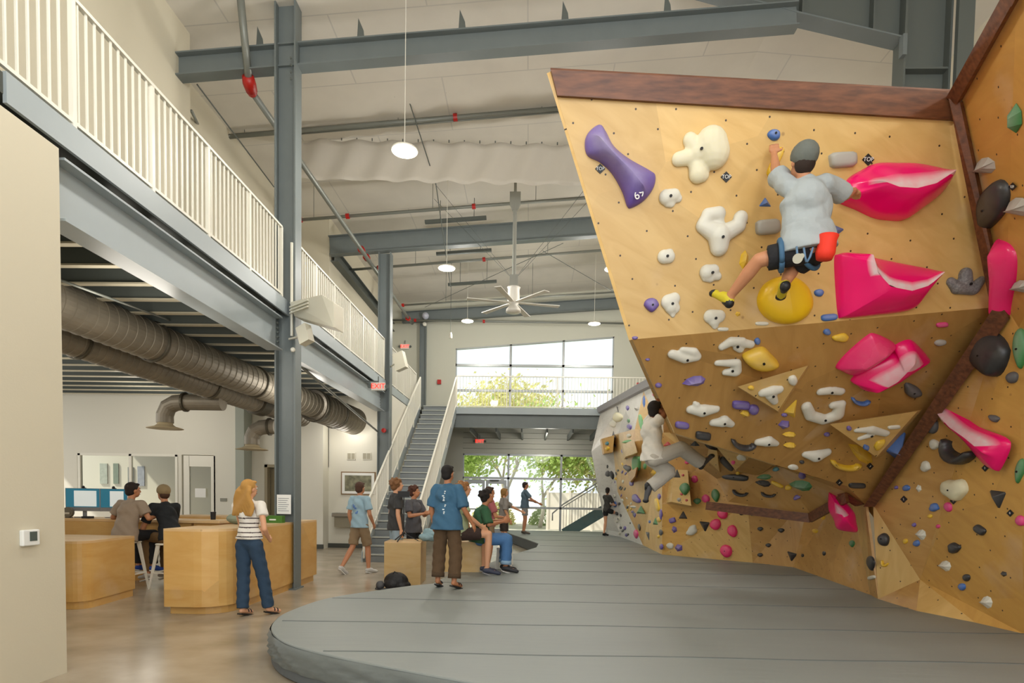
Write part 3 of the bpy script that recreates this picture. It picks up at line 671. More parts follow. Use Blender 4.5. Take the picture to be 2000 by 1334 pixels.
PROF={'dome':([0,.02,.1,.25,.45,.7,1],[0,.32,.6,.8,.92,.98,1.]),'slab':([0,.03,.12,.5,1],[0,.55,.9,1,1]),'wedge':([0,.02,.94,1],[0,.08,.97,1]),'big':([0,.015,.06,.14,.3,.5,.7,.86,1],[0,.12,.25,.36,.52,.7,.87,.97,1.])}
def near(seg,x,y):
    if len(seg)==1: return seg[0]
    best=None
    for (x0,y0),(x1,y1) in zip(seg[:-1],seg[1:]):
        dx,dy=x1-x0,y1-y0; t=max(0,min(1,((x-x0)*dx+(y-y0)*dy)/(dx*dx+dy*dy+1e-9))); q=(x0+dx*t,y0+dy*t); d=(q[0]-x)**2+(q[1]-y)**2
        if best is None or d<best[0]: best=(d,q)
    return best[1]
def ridge_map(pts,ridge):
    if len(ridge)==1: return [ridge[0]]*len(pts)
    N=len(pts); a,b=ridge[0],ridge[-1]
    ax,ay=a[0]-ridge[1][0],a[1]-ridge[1][1]; bx,by=b[0]-ridge[-2][0],b[1]-ridge[-2][1]
    def far(c,dx,dy):
        l=math.hypot(dx,dy)+1e-9; return max(range(N),key=lambda i:((pts[i][0]-c[0])*dx+(pts[i][1]-c[1])*dy)/l-.9*abs((pts[i][0]-c[0])*dy-(pts[i][1]-c[1])*dx)/l)
    i0,i1=far(a,ax,ay),far(b,bx,by)
    if i0==i1: i1=(i0+N//2)%N
    L=[0]
    for p,q in zip(ridge[:-1],ridge[1:]): L.append(L[-1]+math.hypot(q[0]-p[0],q[1]-p[1]))
    def on(t):
        d=t*L[-1]
        for k in range(len(ridge)-1):
            if d<=L[k+1]+1e-9: u=(d-L[k])/(L[k+1]-L[k]+1e-9); return (ridge[k][0]+(ridge[k+1][0]-ridge[k][0])*u,ridge[k][1]+(ridge[k+1][1]-ridge[k][1])*u)
        return ridge[-1]
    out=[None]*N
    for st,en,rev in((i0,i1,False),(i1,i0,True)):
        idx=[]; i=st
        while True:
            idx.append(i)
            if i==en: break
            i=(i+1)%N
        c=[0]
        for p,q in zip(idx[:-1],idx[1:]): c.append(c[-1]+math.hypot(pts[q][0]-pts[p][0],pts[q][1]-pts[p][1]))
        for i,d in zip(idx,c):
            t=d/(c[-1]+1e-9); out[i]=on(1-t if rev else t)
    return out
def hold_mesh(pix,ridge,c,n,h,prof,chalk=.4,dense=0,band=None):
    """solid on the wall: outline -> rings -> ridge"""
    pts=list(pix)
    if dense:
        q=[]
        for i in range(len(pts)):
            a,b=pts[i],pts[(i+1)%len(pts)]
            for k in range(dense): q.append((a[0]+(b[0]-a[0])*k/dense,a[1]+(b[1]-a[1])*k/dense))
        pts=q
    S,Hh=PROF[prof]; mb=MB(); att=[]; N=len(pts); rg=ridge_map(pts,ridge); up=V(0,0,1)
    cy=sum(p[1] for p in pts)/N; hh=max(p[1] for p in pts)-min(p[1] for p in pts)
    for s,hv in zip(S,Hh):
        for p,r in zip(pts,rg):
            x=p[0]+(r[0]-p[0])*s; y=p[1]+(r[1]-p[1])*s; w=onp(x,y,c,n)+n*(h*hv-.004); mb.v.append(w)
            u=max(0,min(1,.5-(y-cy)/hh)); a=chalk*(.25+.75*s)*(.35+.85*u)
            if band: a=chalk*max(0,min(1,(s-band[0])/.12))*(1 if p[1]<r[1]+band[1] else .0)
            att.append(a)
    for k in range(len(S)-1):
        for i in range(N): mb.f.append((k*N+i,k*N+(i+1)%N,(k+1)*N+(i+1)%N,(k+1)*N+i)); mb.fm.append(0)
    if len(ridge)==1: pass
    mb.att=att; return mb
HN=0
def hold(kind,col,cx,cy,w,h,rot,label,grp=None,group=None,ht=None,chalk=None,name='climbing_hold',bolt=None,cat='climbing hold'):
    global HN; HN+=1
    hc=hit(cx,cy,grp)
    if hc is None: print('NOHIT',label,cx,cy); return None
    t,c,n,g=hc; o,r,prof=outline(kind,HN*13+7); a=math.radians(rot); ca,sa=math.cos(a),math.sin(a)
    # leave room for the height to rise toward the viewer: base sits a little behind the outline seen
    f=lambda q:(cx+q[0]*w/2*ca-q[1]*h/2*sa, cy+q[0]*w/2*sa+q[1]*h/2*ca)
    px=1150/ (c-V(CAM)).y; size=min(w,h)/px
    ht=ht if ht is not None else min(.34*size+.01,.16)
    ch={'K':.14,'G':.2,'W':.35,'P':.25,'N':.35,'B':.3,'Y':.2,'U':.35,'M':.2}.get(col,.3) if chalk is None else chalk
    mb=hold_mesh([f(q) for q in o],[f(q) for q in r],c,n,ht,prof,ch)
    ob=mb.build(name,hm(col),None,smooth=(prof!='wedge'),org=c); tag(ob,label,cat,group)
    if bolt or (bolt is None and w*h>520 and kind in 'obpd'):
        q=near([f(k) for k in r],cx,cy); p=onp(q[0],q[1],c,n)+n*(ht-.002); MB().cone(p,p+n*.006,.009,.009,8).build('bolt_hole',BOLT,ob)
    return ob
def traced(col,pix,ridge,ht,label,prof='big',grp=None,at_=None,chalk=.5,band=None,bolts=(),sm=6,name='climbing_hold',smooth=True,cat='climbing hold'):
    cx=sum(p[0] for p in pix)/len(pix); cy=sum(p[1] for p in pix)/len(pix)
    hc=hit(cx,cy,grp)
    if hc is None: print('NOHIT',label); return None
    t,c,n,g=hc
    if at_: c,n=at_
    out=[(v.x,v.y) for v in catmull([(x,y,0) for x,y in pix],sm)] if sm else pix
    mb=hold_mesh(out,ridge,c,n,ht,prof,chalk,band=band); ob=mb.build(name,hm(col),None,smooth=smooth,org=c); tag(ob,label,cat)
    for q in bolts:
        r=near(ridge,*q); d=math.hypot(q[0]-r[0],q[1]-r[1]); p=onp(q[0],q[1],c,n)+n*(ht*(.99 if d<4 else .8)); MB().cone(p-n*.01,p+n*.012,.011,.011,8).build('bolt_hole',BOLT,ob)
    return ob
def blobby(col,cx,cy,segs,label,grp=None,ht=.5,bolt=(0,0),chalk=.3,cat='climbing hold'):
    """lobed hold: capsules lying on the wall plane fused to one skin. segs: (x0,y0,x1,y1,r0,r1) pixels from (cx,cy)"""
    t,c,n,g=hit(cx,cy,grp); px=1150/(c-V(CAM)).y; mb=MB()
    for x0,y0,x1,y1,r0,r1 in segs:
        a=onp(cx+x0,cy+y0,c,n);b=onp(cx+x1,cy+y1,c,n); mb.cap(a+n*(r0/px*.25),b+n*(r1/px*.25),r0/px,r1/px,14)
    R=remesh(mb,max(.009,2.2/px),3); out=MB()
    # squash to the wall and drop what is behind it
    for v in R.v:
        d=(v-c).dot(n); out.v.append(v+n*((max(d,0)*ht*1.6 if d>0 else -.004)-d))
    out.f=R.f; out.fm=R.fm; out.att=[chalk*random.uniform(.3,1) for _ in out.v]
    ob=out.build('climbing_hold',hm(col),None,smooth=True,org=c); tag(ob,label,cat)
    p=onp(cx+bolt[0],cy+bolt[1],c,n)
    dmax=max([(v-c).dot(n) for v in out.v if (v-p-n*(v-p).dot(n)).length<.03] or [.03])
    MB().cone(p+n*(dmax-.005),p+n*(dmax+.008),.012,.012,8).build('bolt_hole',BOLT,ob); return ob
# --- the big fibreglass shapes on the prow
PINKB=.16
traced('P',[(1655,350),(1680,333),(1708,320),(1745,319),(1785,321),(1825,331),(1845,342),(1846,358),(1828,384),(1795,410),(1765,430),(1735,431),(1705,426),(1670,410),(1634,394),(1640,380)],[(1682,372),(1712,383),(1745,385),(1780,376),(1815,353)],.30,
 'huge bright pink lip-shaped volume under the right hand of the climber',grp='face',chalk=.75,band=(.62,0))
traced('P',[(1629,505),(1636,497),(1655,495),(1730,509),(1800,524),(1812,532),(1808,550),(1788,592),(1768,608),(1700,617),(1645,622),(1636,614),(1631,560)],[(1668,508),(1676,540),(1700,566),(1740,574),(1772,564),(1800,540)],.28,
 'huge bright pink volume with a chalked curved lip, right of the big yellow dome',grp='face',chalk=.8,band=(.7,0))
traced('P',[(1632,715),(1652,690),(1690,657),(1708,651),(1744,668),(1745,680),(1715,705),(1675,728),(1660,731),(1640,722)],[(1680,700),(1715,678)],.16,'upper left of the two bright pink wedge volumes on the prow underside',grp='roof',chalk=.15)
traced('P',[(1662,740),(1690,715),(1740,690),(1745,676),(1768,664),(1785,667),(1812,696),(1810,706),(1760,735),(1705,758),(1686,759),(1668,748)],[(1700,742),(1735,722),(1765,690)],.2,'lower right of the two pink wedge volumes on the prow underside, chalky hollow',grp='roof',chalk=.65,band=(.3,-6))
traced('P',[(1618,965),(1622,962),(1645,975),(1668,1000),(1673,1020),(1675,1038),(1660,1039),(1635,1033),(1628,1015),(1618,995)],[(1640,1000),(1652,1015)],.3,'bright pink pointed volume beside the low rim of the prow, above the crash mat',grp='lower2',at_=(P(1645,1003,7.85),V(-.45,-.89,0).normalized()),chalk=.6,band=(.5,-8))
traced('P',[(1845,790),(1855,789),(1880,810),(1915,835),(1965,855),(1973,875),(1955,915),(1945,919),(1925,905),(1890,860),(1852,825),(1842,808)],[(1862,808),(1885,832),(1915,852),(1950,880)],.15,'long bright pink volume with a chalked scoop on the right wall',grp='right',chalk=.75,band=(.25,0))
traced('P',[(1950,472),(1957,468),(1975,478),(1986,500),(1985,540),(1977,590),(1974,618),(1962,619),(1950,610),(1949,540)],[(1962,490),(1966,540),(1963,600)],.13,'tall bright pink slab hold on the right wall beside the dark rim',grp='right',chalk=.1)
traced('U',[(1142,278),(1150,258),(1170,244),(1182,258),(1196,285),(1225,310),(1270,335),(1280,345),(1276,368),(1258,392),(1235,406),(1225,404),(1215,375),(1195,340),(1172,318),(1147,304)],[(1165,282),(1195,315),(1225,345),(1245,370)],.17,'large purple bone-shaped volume at the upper left of the prow',grp='face',chalk=.4)
traced('Y',[(1534,539),(1558,546),(1577,565),(1585,592),(1577,614),(1555,630),(1528,633),(1502,625),(1484,608),(1478,585),(1488,560),(1508,545)],[(1528,575),(1532,600)],.14,'large round yellow dome hold under the right foot of the climber',grp='face',prof='dome',chalk=.05,bolts=((1530,604),))
traced('Y',[(1449,694),(1468,682),(1490,677),(1505,690),(1520,708),(1508,718),(1485,721),(1462,712)],[(1478,700),(1495,702)],.1,'yellow leaf-shaped dish hold on the prow underside left of the plywood triangle',grp='roof',prof='dome',chalk=.3,bolts=((1485,698),))
# --- white lobed holds
blobby('C',1362,300,[(0,0,25,-18,20,30),(25,-18,30,0,30,30),(0,0,-15,-25,18,14),(-5,5,-38,12,16,13),(-5,10,0,40,14,18),(0,35,8,42,16,14)],'largest cream lobed hold, near the top of the prow right of the purple volume','face',.5,(0,-2))
blobby('W',1403,462,[(0,0,0,20,22,18),(0,-2,-32,-20,20,13),(-32,-22,-20,-42,12,12),(-22,-42,0,-44,12,13),(-2,-44,2,-28,11,9),(0,0,38,-20,18,14),(38,-20,42,-35,13,14),(0,25,0,18,10,10)],'white heart-shaped hold with two curled horns and a hole, left of the climber','face',.55,(0,5))
blobby('W',1308,386,[(-8,0,8,-4,14,12),(8,-2,16,2,9,8),(-4,10,2,12,9,8)],'small off-white lobed hold below the lower end of the purple volume','face',.5,(-2,0))
blobby('W',1300,502,[(-4,0,6,0,13,12),(5,-6,9,-10,9,6)],'small off-white round hold at mid height on the left of the prow face','face',.5)
blobby('W',1387,534,[(-8,-2,6,-6,14,11),(4,4,14,6,10,8),(-10,8,0,10,8,8)],'small off-white knobbly hold above the left shoe of the climber','face',.5)
blobby('W',1310,594,[(-6,-4,6,-10,14,12),(0,4,8,8,14,10),(0,10,4,22,10,5)],'off-white shield-shaped hold beside the small purple hold low on the prow face','face',.45)
blobby('W',1394,622,[(-8,-4,10,-4,13,12),(0,4,2,14,12,7)],'off-white heart-like hold just below the left shoe of the climber','face',.45)
blobby('W',1338,694,[(-26,-4,0,4,9,11),(0,4,22,2,11,9),(-6,-12,16,-8,6,9),(16,-8,24,2,9,8)],'white curled jug at the upper left of the prow underside','roof',.5,(2,3))
blobby('W',1438,672,[(-28,4,-12,-6,8,10),(-12,-6,10,-6,10,9),(10,-4,28,0,9,8),(0,4,8,10,8,7)],'white bone-like jug just under the crease of the prow','roof',.5)
blobby('W',1424,716,[(-24,-8,14,-8,6,9),(14,-8,14,8,9,10),(-8,10,12,8,7,11)],'white open-jawed jug left of the yellow dish hold','roof',.5,(4,3))
blobby('W',1372,798,[(-24,0,0,2,9,14),(0,2,26,0,14,8),(-12,-8,-16,-12,7,4)],'white bowl-shaped jug above the hanging climber, first of a pair','roof',.5)
blobby('W',1412,820,[(-20,4,0,2,8,12),(0,0,16,8,12,7)],'white bowl-shaped jug just right of the similar larger one above the hanging climber','roof',.5)
blobby('W',1498,860,[(-18,2,0,0,8,12),(0,0,18,6,12,6)],'white jug touching the black bean-shaped hold on the prow underside','roof',.5)
blobby('W',1622,762,[(-20,2,-4,0,8,9),(4,0,20,2,9,8)],'small white double-bump hold above the large white horseshoe hold','roof',.45)
blobby('W',1608,800,[(-34,-8,-26,10,10,11),(-26,10,0,18,11,11),(0,18,26,8,11,13),(26,8,32,-10,13,10),(18,-10,34,-12,8,9)],'large white horseshoe-shaped hold between the two plywood triangles','roof',.5,(0,14))
blobby('W',1594,886,[(-22,0,0,2,7,14),(0,2,20,-4,14,9)],'white bowl-shaped jug low on the prow underside, left of the yellow crescent','roof',.5)
# --- remaining holds on the prow face and underside
for a in (
 ('o','B',1511,264,25,22,0,'small round blue hold above the yellow pinch on the prow','face'),('p','Y',1514,316,62,15,-63,'yellow finger-like pinch in the left hand of the climber','face'),
 ('r','g',1644,313,52,30,-4,'pale grey rectangular bolted plate hold right of the cap of the climber','face'),('r','g',1498,444,46,30,-5,'grey rectangular bolted plate hold left of the shirt of the climber','face'),
 ('t','B',1494,395,24,18,0,'small blue triangular hold left of the shoulder of the climber','face'),('t','B',1626,448,34,30,-40,'blue wedge hold partly behind the shirt hem of the climber','face'),
 ('v','Y',1453,507,28,38,8,'yellow drop-shaped hold with a pale pocket, left of the thigh of the climber','face'),('w','Y',1441,613,12,12,0,'tiny square yellow foot hold near the crease of the prow','face'),
 ('o','B',1599,572,19,15,-10,'small blue hold right of the big yellow dome','face'),('p','B',1619,620,32,14,-6,'flat blue two-bolt hold on the crease beside the pink volume','face'),
 ('d','U',1272,596,30,28,0,'small purple hold with grey top at the left edge of the prow face','face'),('o','U',1240,660,12,7,0,'tiny purple foot hold on the lower left corner of the prow face','face'),
 ('p','W',1488,632,26,8,0,'white paper-like tag hold under the yellow dome','face'),('p','W',1412,643,22,8,0,'white tag hold on the crease under the heart-like hold','face'),
 ('o','B',1479,666,12,13,0,'tiny blue foot hold at the right end of the bone-like jug','roof'),('o','B',1615,648,15,12,0,'tiny blue foot hold under the flat blue two-bolt hold','roof'),
 ('b','Y',1642,659,34,15,-8,'small yellow curled hold between the crease and the pink wedges','roof'),('p','M',1840,634,24,9,-4,'small pink flat hold near the top right of the prow underside','roof'),
 ('o','g',1836,669,24,12,-6,'small grey oval hold under the flat pink one','roof'),('b','G',1781,762,34,26,25,'dark chalky rock-like hold right of the pink wedges','roof'),
 ('o','U',1265,702,9,5,0,'tiny dark foot hold at the left edge of the prow underside','roof'),('o','U',1286,752,13,9,0,'small purple foot hold at the left edge of the prow underside, lower one','roof'),
 ('l','U',1355,745,48,22,-14,'purple striped pinch hold under the white curled jug','roof'),('r','U',1447,790,34,15,4,'small purple brick-like hold left of the upper plywood triangle','roof'),
 ('o','U',1471,799,22,20,0,'small round purple hold tucked under the upper plywood triangle','roof'),('w','Y',1455,808,22,16,10,'small yellow faceted hold below the purple brick-like hold','roof'),
 ('p','U',1332,830,28,13,8,'purple oval hold beside the hands of the hanging climber','roof'),('o','Y',1322,850,11,7,0,'tiny yellow foot hold at the lower left corner of the prow underside','roof'),
 ('r','K',1373,850,30,14,8,'short black block hold under the purple oval hold','roof'),('j','K',1451,866,50,26,12,'large black bean-shaped hold on the prow underside','roof'),
 ('t','Y',1548,796,24,34,25,'yellow wedge hold tucked behind the lower corner of the upper plywood triangle','roof'),('j','B',1680,782,38,20,10,'blue crescent hold right of the white horseshoe hold','roof'),
 ('o','U',1532,810,12,7,0,'tiny purple foot hold above the starry purple hold','roof'),('w','U',1532,829,27,20,0,'purple star-like faceted hold left of the white horseshoe hold','roof'),
 ('l','Y',1541,849,28,13,0,'small yellow dish hold under the starry purple hold, upper of two','roof'),('l','Y',1542,870,26,14,0,'small yellow dish hold under the starry purple hold, lower of two','roof'),
 ('o','U',1615,848,12,8,-10,'tiny dark purple foot hold left of the lower plywood triangle','roof'),('j','Y',1651,906,62,24,8,'yellow crescent jug below the lower plywood triangle','roof'),
 ('o','K',1566,902,10,7,0,'tiny dark foot hold just left of the low white jug','roof'),('o','W',1549,912,21,10,0,'small white oval hold on the lower edge of the prow underside','roof'),
 ('p','K',1674,948,34,10,2,'black and white flat hold by the lower right corner of the underside','roof'),
 # cave under the prow
 ('t','K',1357,866,20,10,0,'black wedge hold at the very left of the cave ceiling','cave'),('l','K',1388,872,30,15,22,'glossy black pointed hold at the edge of the cave ceiling','cave'),
 ('r','K',1398,892,14,12,30,'small black block on the cave ceiling beside the raised shoe','cave'),('p','K',1420,905,34,13,42,'long black hold lying across the plywood wedge in the cave','cave'),
 ('p','K',1436,932,52,13,6,'longest black bar hold in the cave','cave'),('l','N',1492,932,30,12,-8,'slim dark green leaf hold in the cave','cave'),('l','K',1490,944,32,14,5,'black wedge hold just under the slim green leaf hold','cave'),
 ('l','N',1564,948,46,22,5,'big dark green leaf-shaped hold in the cave','cave'),('j','K',1446,962,32,16,12,'black curved jug low in the cave, left one','cave'),('j','K',1501,965,30,14,8,'black curved jug low in the cave, right one','cave'),
 ('o','T',1516,916,14,9,-10,'tiny teal hold at the top of the cave','cave'),('o','U',1567,928,15,12,40,'small purple hold above the big green leaf hold','cave'),('p','Y',1518,946,26,7,25,'slim yellow hold between the black wedge and the green leaf','cave'),
 ('o','Y',1540,952,14,10,0,'small mustard hold left of the big green leaf','cave'),('b','U',1557,971,16,9,-15,'small purple knob low in the cave','cave'),('o','Y',1441,924,8,6,0,'tiny yellow foot hold above the longest black bar','cave'),
 # side wall behind the hanging climber
 ('t','R',1304,867,18,9,0,'red wedge hold beside the hip of the hanging climber','side'),('p','R',1357,874,17,8,30,'red pill hold above the raised knee of the hanging climber','side'),
 ('o','M',1342,903,9,7,0,'tiny pink foot hold under the raised leg of the hanging climber','side'),('o','M',1357,936,13,14,0,'round pink hold above the other on the side wall','side'),('o','M',1379,974,16,16,0,'round pink hold low on the side wall beside the green one','side'),
 ('d','N',1362,979,15,12,0,'small green and white hold left of the low pink ball','side'),('d','N',1398,968,16,26,-10,'green and white drop hold near the left end of the low rim','side'),
 # lower wall
 ('o','P',1412,1003,20,21,-15,'pink egg-shaped hold under the low rim, highest of four','lower'),('o','P',1398,1024,21,22,-15,'pink egg-shaped hold, leftmost of four on the low wall','lower'),('o','P',1431,1037,19,24,-20,'pink egg-shaped hold, rightmost of four on the low wall','lower'),('o','P',1419,1076,22,26,-20,'pink egg-shaped hold, lowest of four just above the mat','lower'),
 ('i','K',1376,1028,20,20,0,'black pointed wedge beside the pink eggs','lower'),('t','K',1334,1006,17,15,0,'dark triangular wedge at the upper left of the low wall','lower'),('r','U',1314,1016,12,10,-18,'small purple cube hold, upper of three on the low wall','lower'),('w','U',1317,1034,13,14,0,'small purple block hold, middle of three on the low wall','lower'),
 ('w','U',1326,1070,17,17,10,'purple block hold, lowest of three on the low wall','lower'),('b','W',1352,1036,22,18,-40,'white curved hold left of the black pointed wedge','lower'),('o','W',1309,1066,14,12,30,'white knob next to the lowest purple block','lower'),
 ('d','K',1449,1000,16,13,10,'black chipped hold left of the small green diamond','lower'),('v','N',1468,1002,14,12,0,'small green diamond hold under the low rim','lower'),('d','K',1511,1002,11,8,0,'small black hold directly under the low rim','lower'),
 ('d','K',1485,1033,12,8,0,'black foot chip, upper left of four in the middle of the low wall','lower'),('d','K',1526,1036,13,9,0,'black foot chip, upper right of four in the middle of the low wall','lower'),('d','K',1501,1065,11,8,0,'black foot chip, third down of four in the middle of the low wall','lower'),('d','K',1485,1084,11,8,0,'black foot chip, lowest of four in the middle of the low wall','lower'),
 ('i','K',1546,1087,20,18,10,'black notched hold in the corner just above the mat','lower'),('o','K',1568,1085,5,7,0,'tiny black foot chip right of the notched hold','lower2'),('o','K',1610,1081,6,9,0,'tiny black foot chip in the recess by the mat','lower2'),
 ('o','Y',1608,1009,8,13,0,'small mustard hold left of the pink pointed volume','lower2'),('o','Y',1593,1037,10,9,0,'small yellow foot hold in the recess','lower2'),('d','N',1665,1062,10,14,0,'small dark green drop hold under the pink pointed volume','lower2'),
 ('o','M',1687,1077,7,13,0,'small pink hold in the narrow corner','lower3'),('b','W',1692,1054,9,22,-20,'white long hold in the narrow corner','lower3'),('d','K',1702,1100,14,30,-10,'black half-hidden hold in the narrow corner near the mat','lower3'),('p','W',1703,1128,14,8,-15,'white short hold at the bottom of the narrow corner','lower3'),
 # right wall
 ('v','N',1984,231,36,58,0,'green leaf-shaped hold at the top right edge','right'),('l','g',1924,325,42,36,-30,'pale grey faceted hold beside the dark rim, highest on the right wall','right'),('d','K',1942,402,54,110,22,'large black boulder-like hold at the upper right wall','right'),
 ('l','g',1987,405,44,40,-20,'pale grey faceted hold right of the large black boulder hold','right'),('l','g',1992,560,36,26,-15,'pale grey hold cut by the right edge beside the tall pink slab','right'),
 ('d','K',1939,692,72,92,-12,'large glossy black teardrop hold on the right wall','right'),('d','N',1995,680,28,80,0,'green and white long hold cut by the right edge','right'),('o','G',1979,737,22,23,10,'round dark grey pebble hold below the black teardrop','right'),
 ('o','G',1822,831,23,32,-5,'dark grey egg hold at the lower end of the dark rim','right'),('j','K',1878,880,62,66,28,'big black hook-shaped hold left of the long pink volume','right'),('b','G',1943,817,20,14,25,'small grey chipped hold above the long pink volume','right'),
 ('b','W',1827,868,20,19,0,'small cream hold under the dark grey egg hold','right'),('b','W',1809,911,18,20,0,'small cream knob left of the black hook','right'),('d','N',1993,920,16,50,10,'green hold cut by the right edge, low on the wall','right'),
 ('b','C',1868,955,46,44,20,'large cream curled hold on the lower right wall','right'),('i','K',1949,975,32,36,0,'black axe-shaped hold on the lower right wall','right'),('o','M',1853,990,14,20,-15,'pink oval hold under the cream curled hold','right'),('o','M',1994,1017,16,22,-15,'pink oval hold at the right edge','right'),
 ('o','B',1771,953,14,12,0,'small blue and white hold right of the lower rim','right'),('b','B',1826,991,18,16,10,'blue and white hold left of the pink oval','right'),('w','W',1795,954,12,16,0,'tiny white star-like hold','right'),('o','U',1751,952,7,7,0,'tiny purple foot chip left of the small blue and white hold','right'),
 ('o','Y',1817,1008,9,8,0,'tiny yellow foot chip under the blue and white hold','right'),('o','U',1786,1025,8,8,0,'tiny dark foot chip above the white fan-shaped hold','right'),('o','M',1833,1028,7,8,0,'tiny mauve foot chip on the honey panel','right'),
 ('l','W',1799,1044,20,22,10,'white fan-shaped hold beside the round blue one','right'),('o','B',1791,1061,12,13,0,'small round blue hold by the seam of the pale panel','right'),('l','W',1846,1105,24,22,5,'white fan-shaped hold, middle of three going down right','right'),('l','W',1927,1176,24,26,0,'white fan-shaped hold nearest the mat on the right','right'),
 ('o','K',1727,1054,22,26,-10,'black rounded hold on the pale corner panel','right'),('o','Y',1769,1057,9,10,0,'tiny yellow hold right of the black rounded hold','right'),('j','Y',1729,1100,14,18,25,'small yellow curved hold on the pale corner panel','right'),
 ('p','K',1915,1035,24,16,35,'black oblong hold below the axe-shaped hold','right'),('b','K',1865,1070,24,20,25,'black faceted hold in the middle of the honey panel','right'),('o','K',1889,1128,14,14,0,'small black hold above the little blue one','right'),('o','B',1880,1146,13,15,-30,'little blue hold low on the honey panel','right'),
 ('w','K',1961,1121,14,13,0,'small black wedge at the lower right','right'),
 # side face of the prow right part
 ('b','G',1885,552,0,0,0,'',None),
):
    if a[3] and a[4] and a[5]==0 : continue
    k,c,x,y,w,h,r,lab,g=a
    if lab: hold(k,c,x,y,w,h,r,lab,g)
blobby('G',1885,556,[(-30,-6,-18,6,8,11),(-18,6,14,8,12,12),(14,8,30,-8,12,8),(-2,-4,-2,-20,13,12)],'dark grey anchor-shaped hold at the lower right of the prow face','face',.55)
# --- background wall holds
for a in (('v','B',1258,784,8,26,0,'bright blue leaf hold near the top of the background wall'),('i','G',1207,799,7,13,0,'dark wedge near the top left of the background wall'),('d','U',1226,797,6,10,0,'small purple drop near the top of the background wall'),
 ('w','g',1244,798,12,10,0,'grey faceted hold left of the bright blue leaf'),('o','C',1207,815,20,18,0,'pale round dome on the background wall, upper of two'),('o','W',1200,828,16,14,0,'white round dome on the background wall, lower of two'),('p','V',1253,826,7,34,-12,'long grey green fin on the background wall'),
 ('d','U',1230,834,9,11,-20,'purple drop in the middle of the background wall'),('o','W',1229,851,8,8,0,'small white hold under the purple drop'),('t','G',1198,849,7,14,0,'dark thin wedge left on the background wall'),
 ('l','V',1225,863,22,8,-10,'light green wedge on the small plywood box'),('t','N',1227,883,12,14,0,'green triangle under the light green wedge'),('r','V',1245,905,14,28,2,'light green rectangular hold'),('o','U',1218,880,8,10,0,'purple hold left of the green triangle'),
 ('b','G',1226,914,16,10,20,'grey chipped hold left of the light green rectangle'),('d','V',1260,911,6,12,0,'small green drop right of the light green rectangle'),('l','Y',1277,924,12,16,0,'mustard hold behind the knee of the hanging climber'),('o','U',1241,929,6,10,0,'purple drop under the light green rectangle'),
 ('o','G',1188,925,10,12,0,'grey ball on the far left strip of the background wall'),('d','K',1196,928,8,18,-15,'black drop beside the grey ball on the far left strip'),('o','K',1187,911,4,8,0,'small black chip above the grey ball'),('p','U',1234,944,7,10,0,'purple oval left of the shoe of the hanging climber'),
 ('b','U',1243,974,12,20,-30,'large purple hold behind the lower leg of the hanging climber'),('t','N',1251,996,16,15,0,'dark green wedge on the background wall near the corner'),('t','N',1280,1018,10,14,0,'dark green wedge at the vertical corner'),
 ('d','M',1243,1043,9,18,-5,'pink drop just above the mat on the background wall'),('o','B',1269,1019,4,6,0,'tiny blue chip on the background wall'),('i','G',1266,1047,7,18,-10,'dark splinter-shaped hold low on the background wall'),
 ('p','Y',1284,986,7,26,-12,'long yellow hold at the vertical corner'),('o','Y',1288,1015,8,10,0,'yellow hold under the long yellow one'),('d','U',1288,970,6,12,0,'dark purple hold above the long yellow one'),('d','U',1291,1006,5,24,0,'long dark purple hold on the vertical corner'),
 ('o','G',1291,1040,6,12,0,'grey purple hold low on the vertical corner'),('o','U',1292,1068,6,12,0,'purple hold lowest on the vertical corner'),('o','Y',1286,1048,5,6,0,'small yellow hold low on the vertical corner'),
 ('o','B',1201,985,6,12,0,'slate blue hold gripped by the girl in shorts'),('l','M',1277,771,6,9,0,'pink flower-like hold high on the background wall'),('o','N',1228,822,5,8,0,'small green chip above the purple drop'),('l','W',1236,990,14,6,0,'white chalky chip above the dark green wedge'),
 ('o','K',1238,1004,4,10,0,'dark chip left of the dark green wedge'),('d','K',1249,1030,5,14,-10,'black chip right of the pink drop'),('d','U',1240,1006,4,10,0,'purple chip beside the dark green wedge, lower left')):
    hold(*a,grp='back',bolt=False)
rd=random.Random(5); n=0
for i in range(400):
    x,y=rd.uniform(1192,1262),rd.uniform(870,1045)
    if hit(x,y,'back') is None or not(1180+ (y-870)*.1<x<1225+(y-870)*.12): continue
    hold(rd.choice('oowd'),rd.choice('KKKGWWYU'),x,y,rd.uniform(2.5,5),rd.uniform(4,8),rd.uniform(-30,30),'tiny foot chip among many on the pale left strip of the background wall','back','foot chips on the background wall',bolt=False,chalk=.2); n+=1
    if n>=46: break
# --- plywood volumes bolted on
def volume(name,front,back_c,m,label,grp,lift):
    """flat topped plywood volume: raised polygon + sides falling to the wall. front: pixel polygon"""
    cx=sum(p[0] for p in front)/len(front); cy=sum(p[1] for p in front)/len(front); t,c,n,g=hit(cx,cy,grp)
    N=len(front); lo=[onp(x+(back_c[0] if back_c else 0),y+(back_c[1] if back_c else 0),c,n) for x,y in front]; hi=[onp(x,y,c+n*l,n) for (x,y),l in zip(front,lift)] if hasattr(lift,'__len__') else [onp(x,y,c+n*lift,n) for x,y in front]
    b=MB(); b.add(lo+hi,[tuple(range(N,2*N))]+[(i,(i+1)%N,N+(i+1)%N,N+i) for i in range(N)]); o=b.build(name,m,None,org=c); tag(o,label,'plywood volume')
    uvbox(o); SURF.append(('vol',hi,plane_n(hi))); return o
volume('plywood_volume',[(1441,755),(1578,714),(1519,803)],(2,3),PLY[1],'pale plywood triangle volume bolted to the upper part of the prow underside','roof',.12)
volume('plywood_volume',[(1621,829),(1792,803),(1712,893)],(12,-3),PLY[1],'large pale plywood triangle volume bolted to the prow underside near the dark rim','roof',.2)
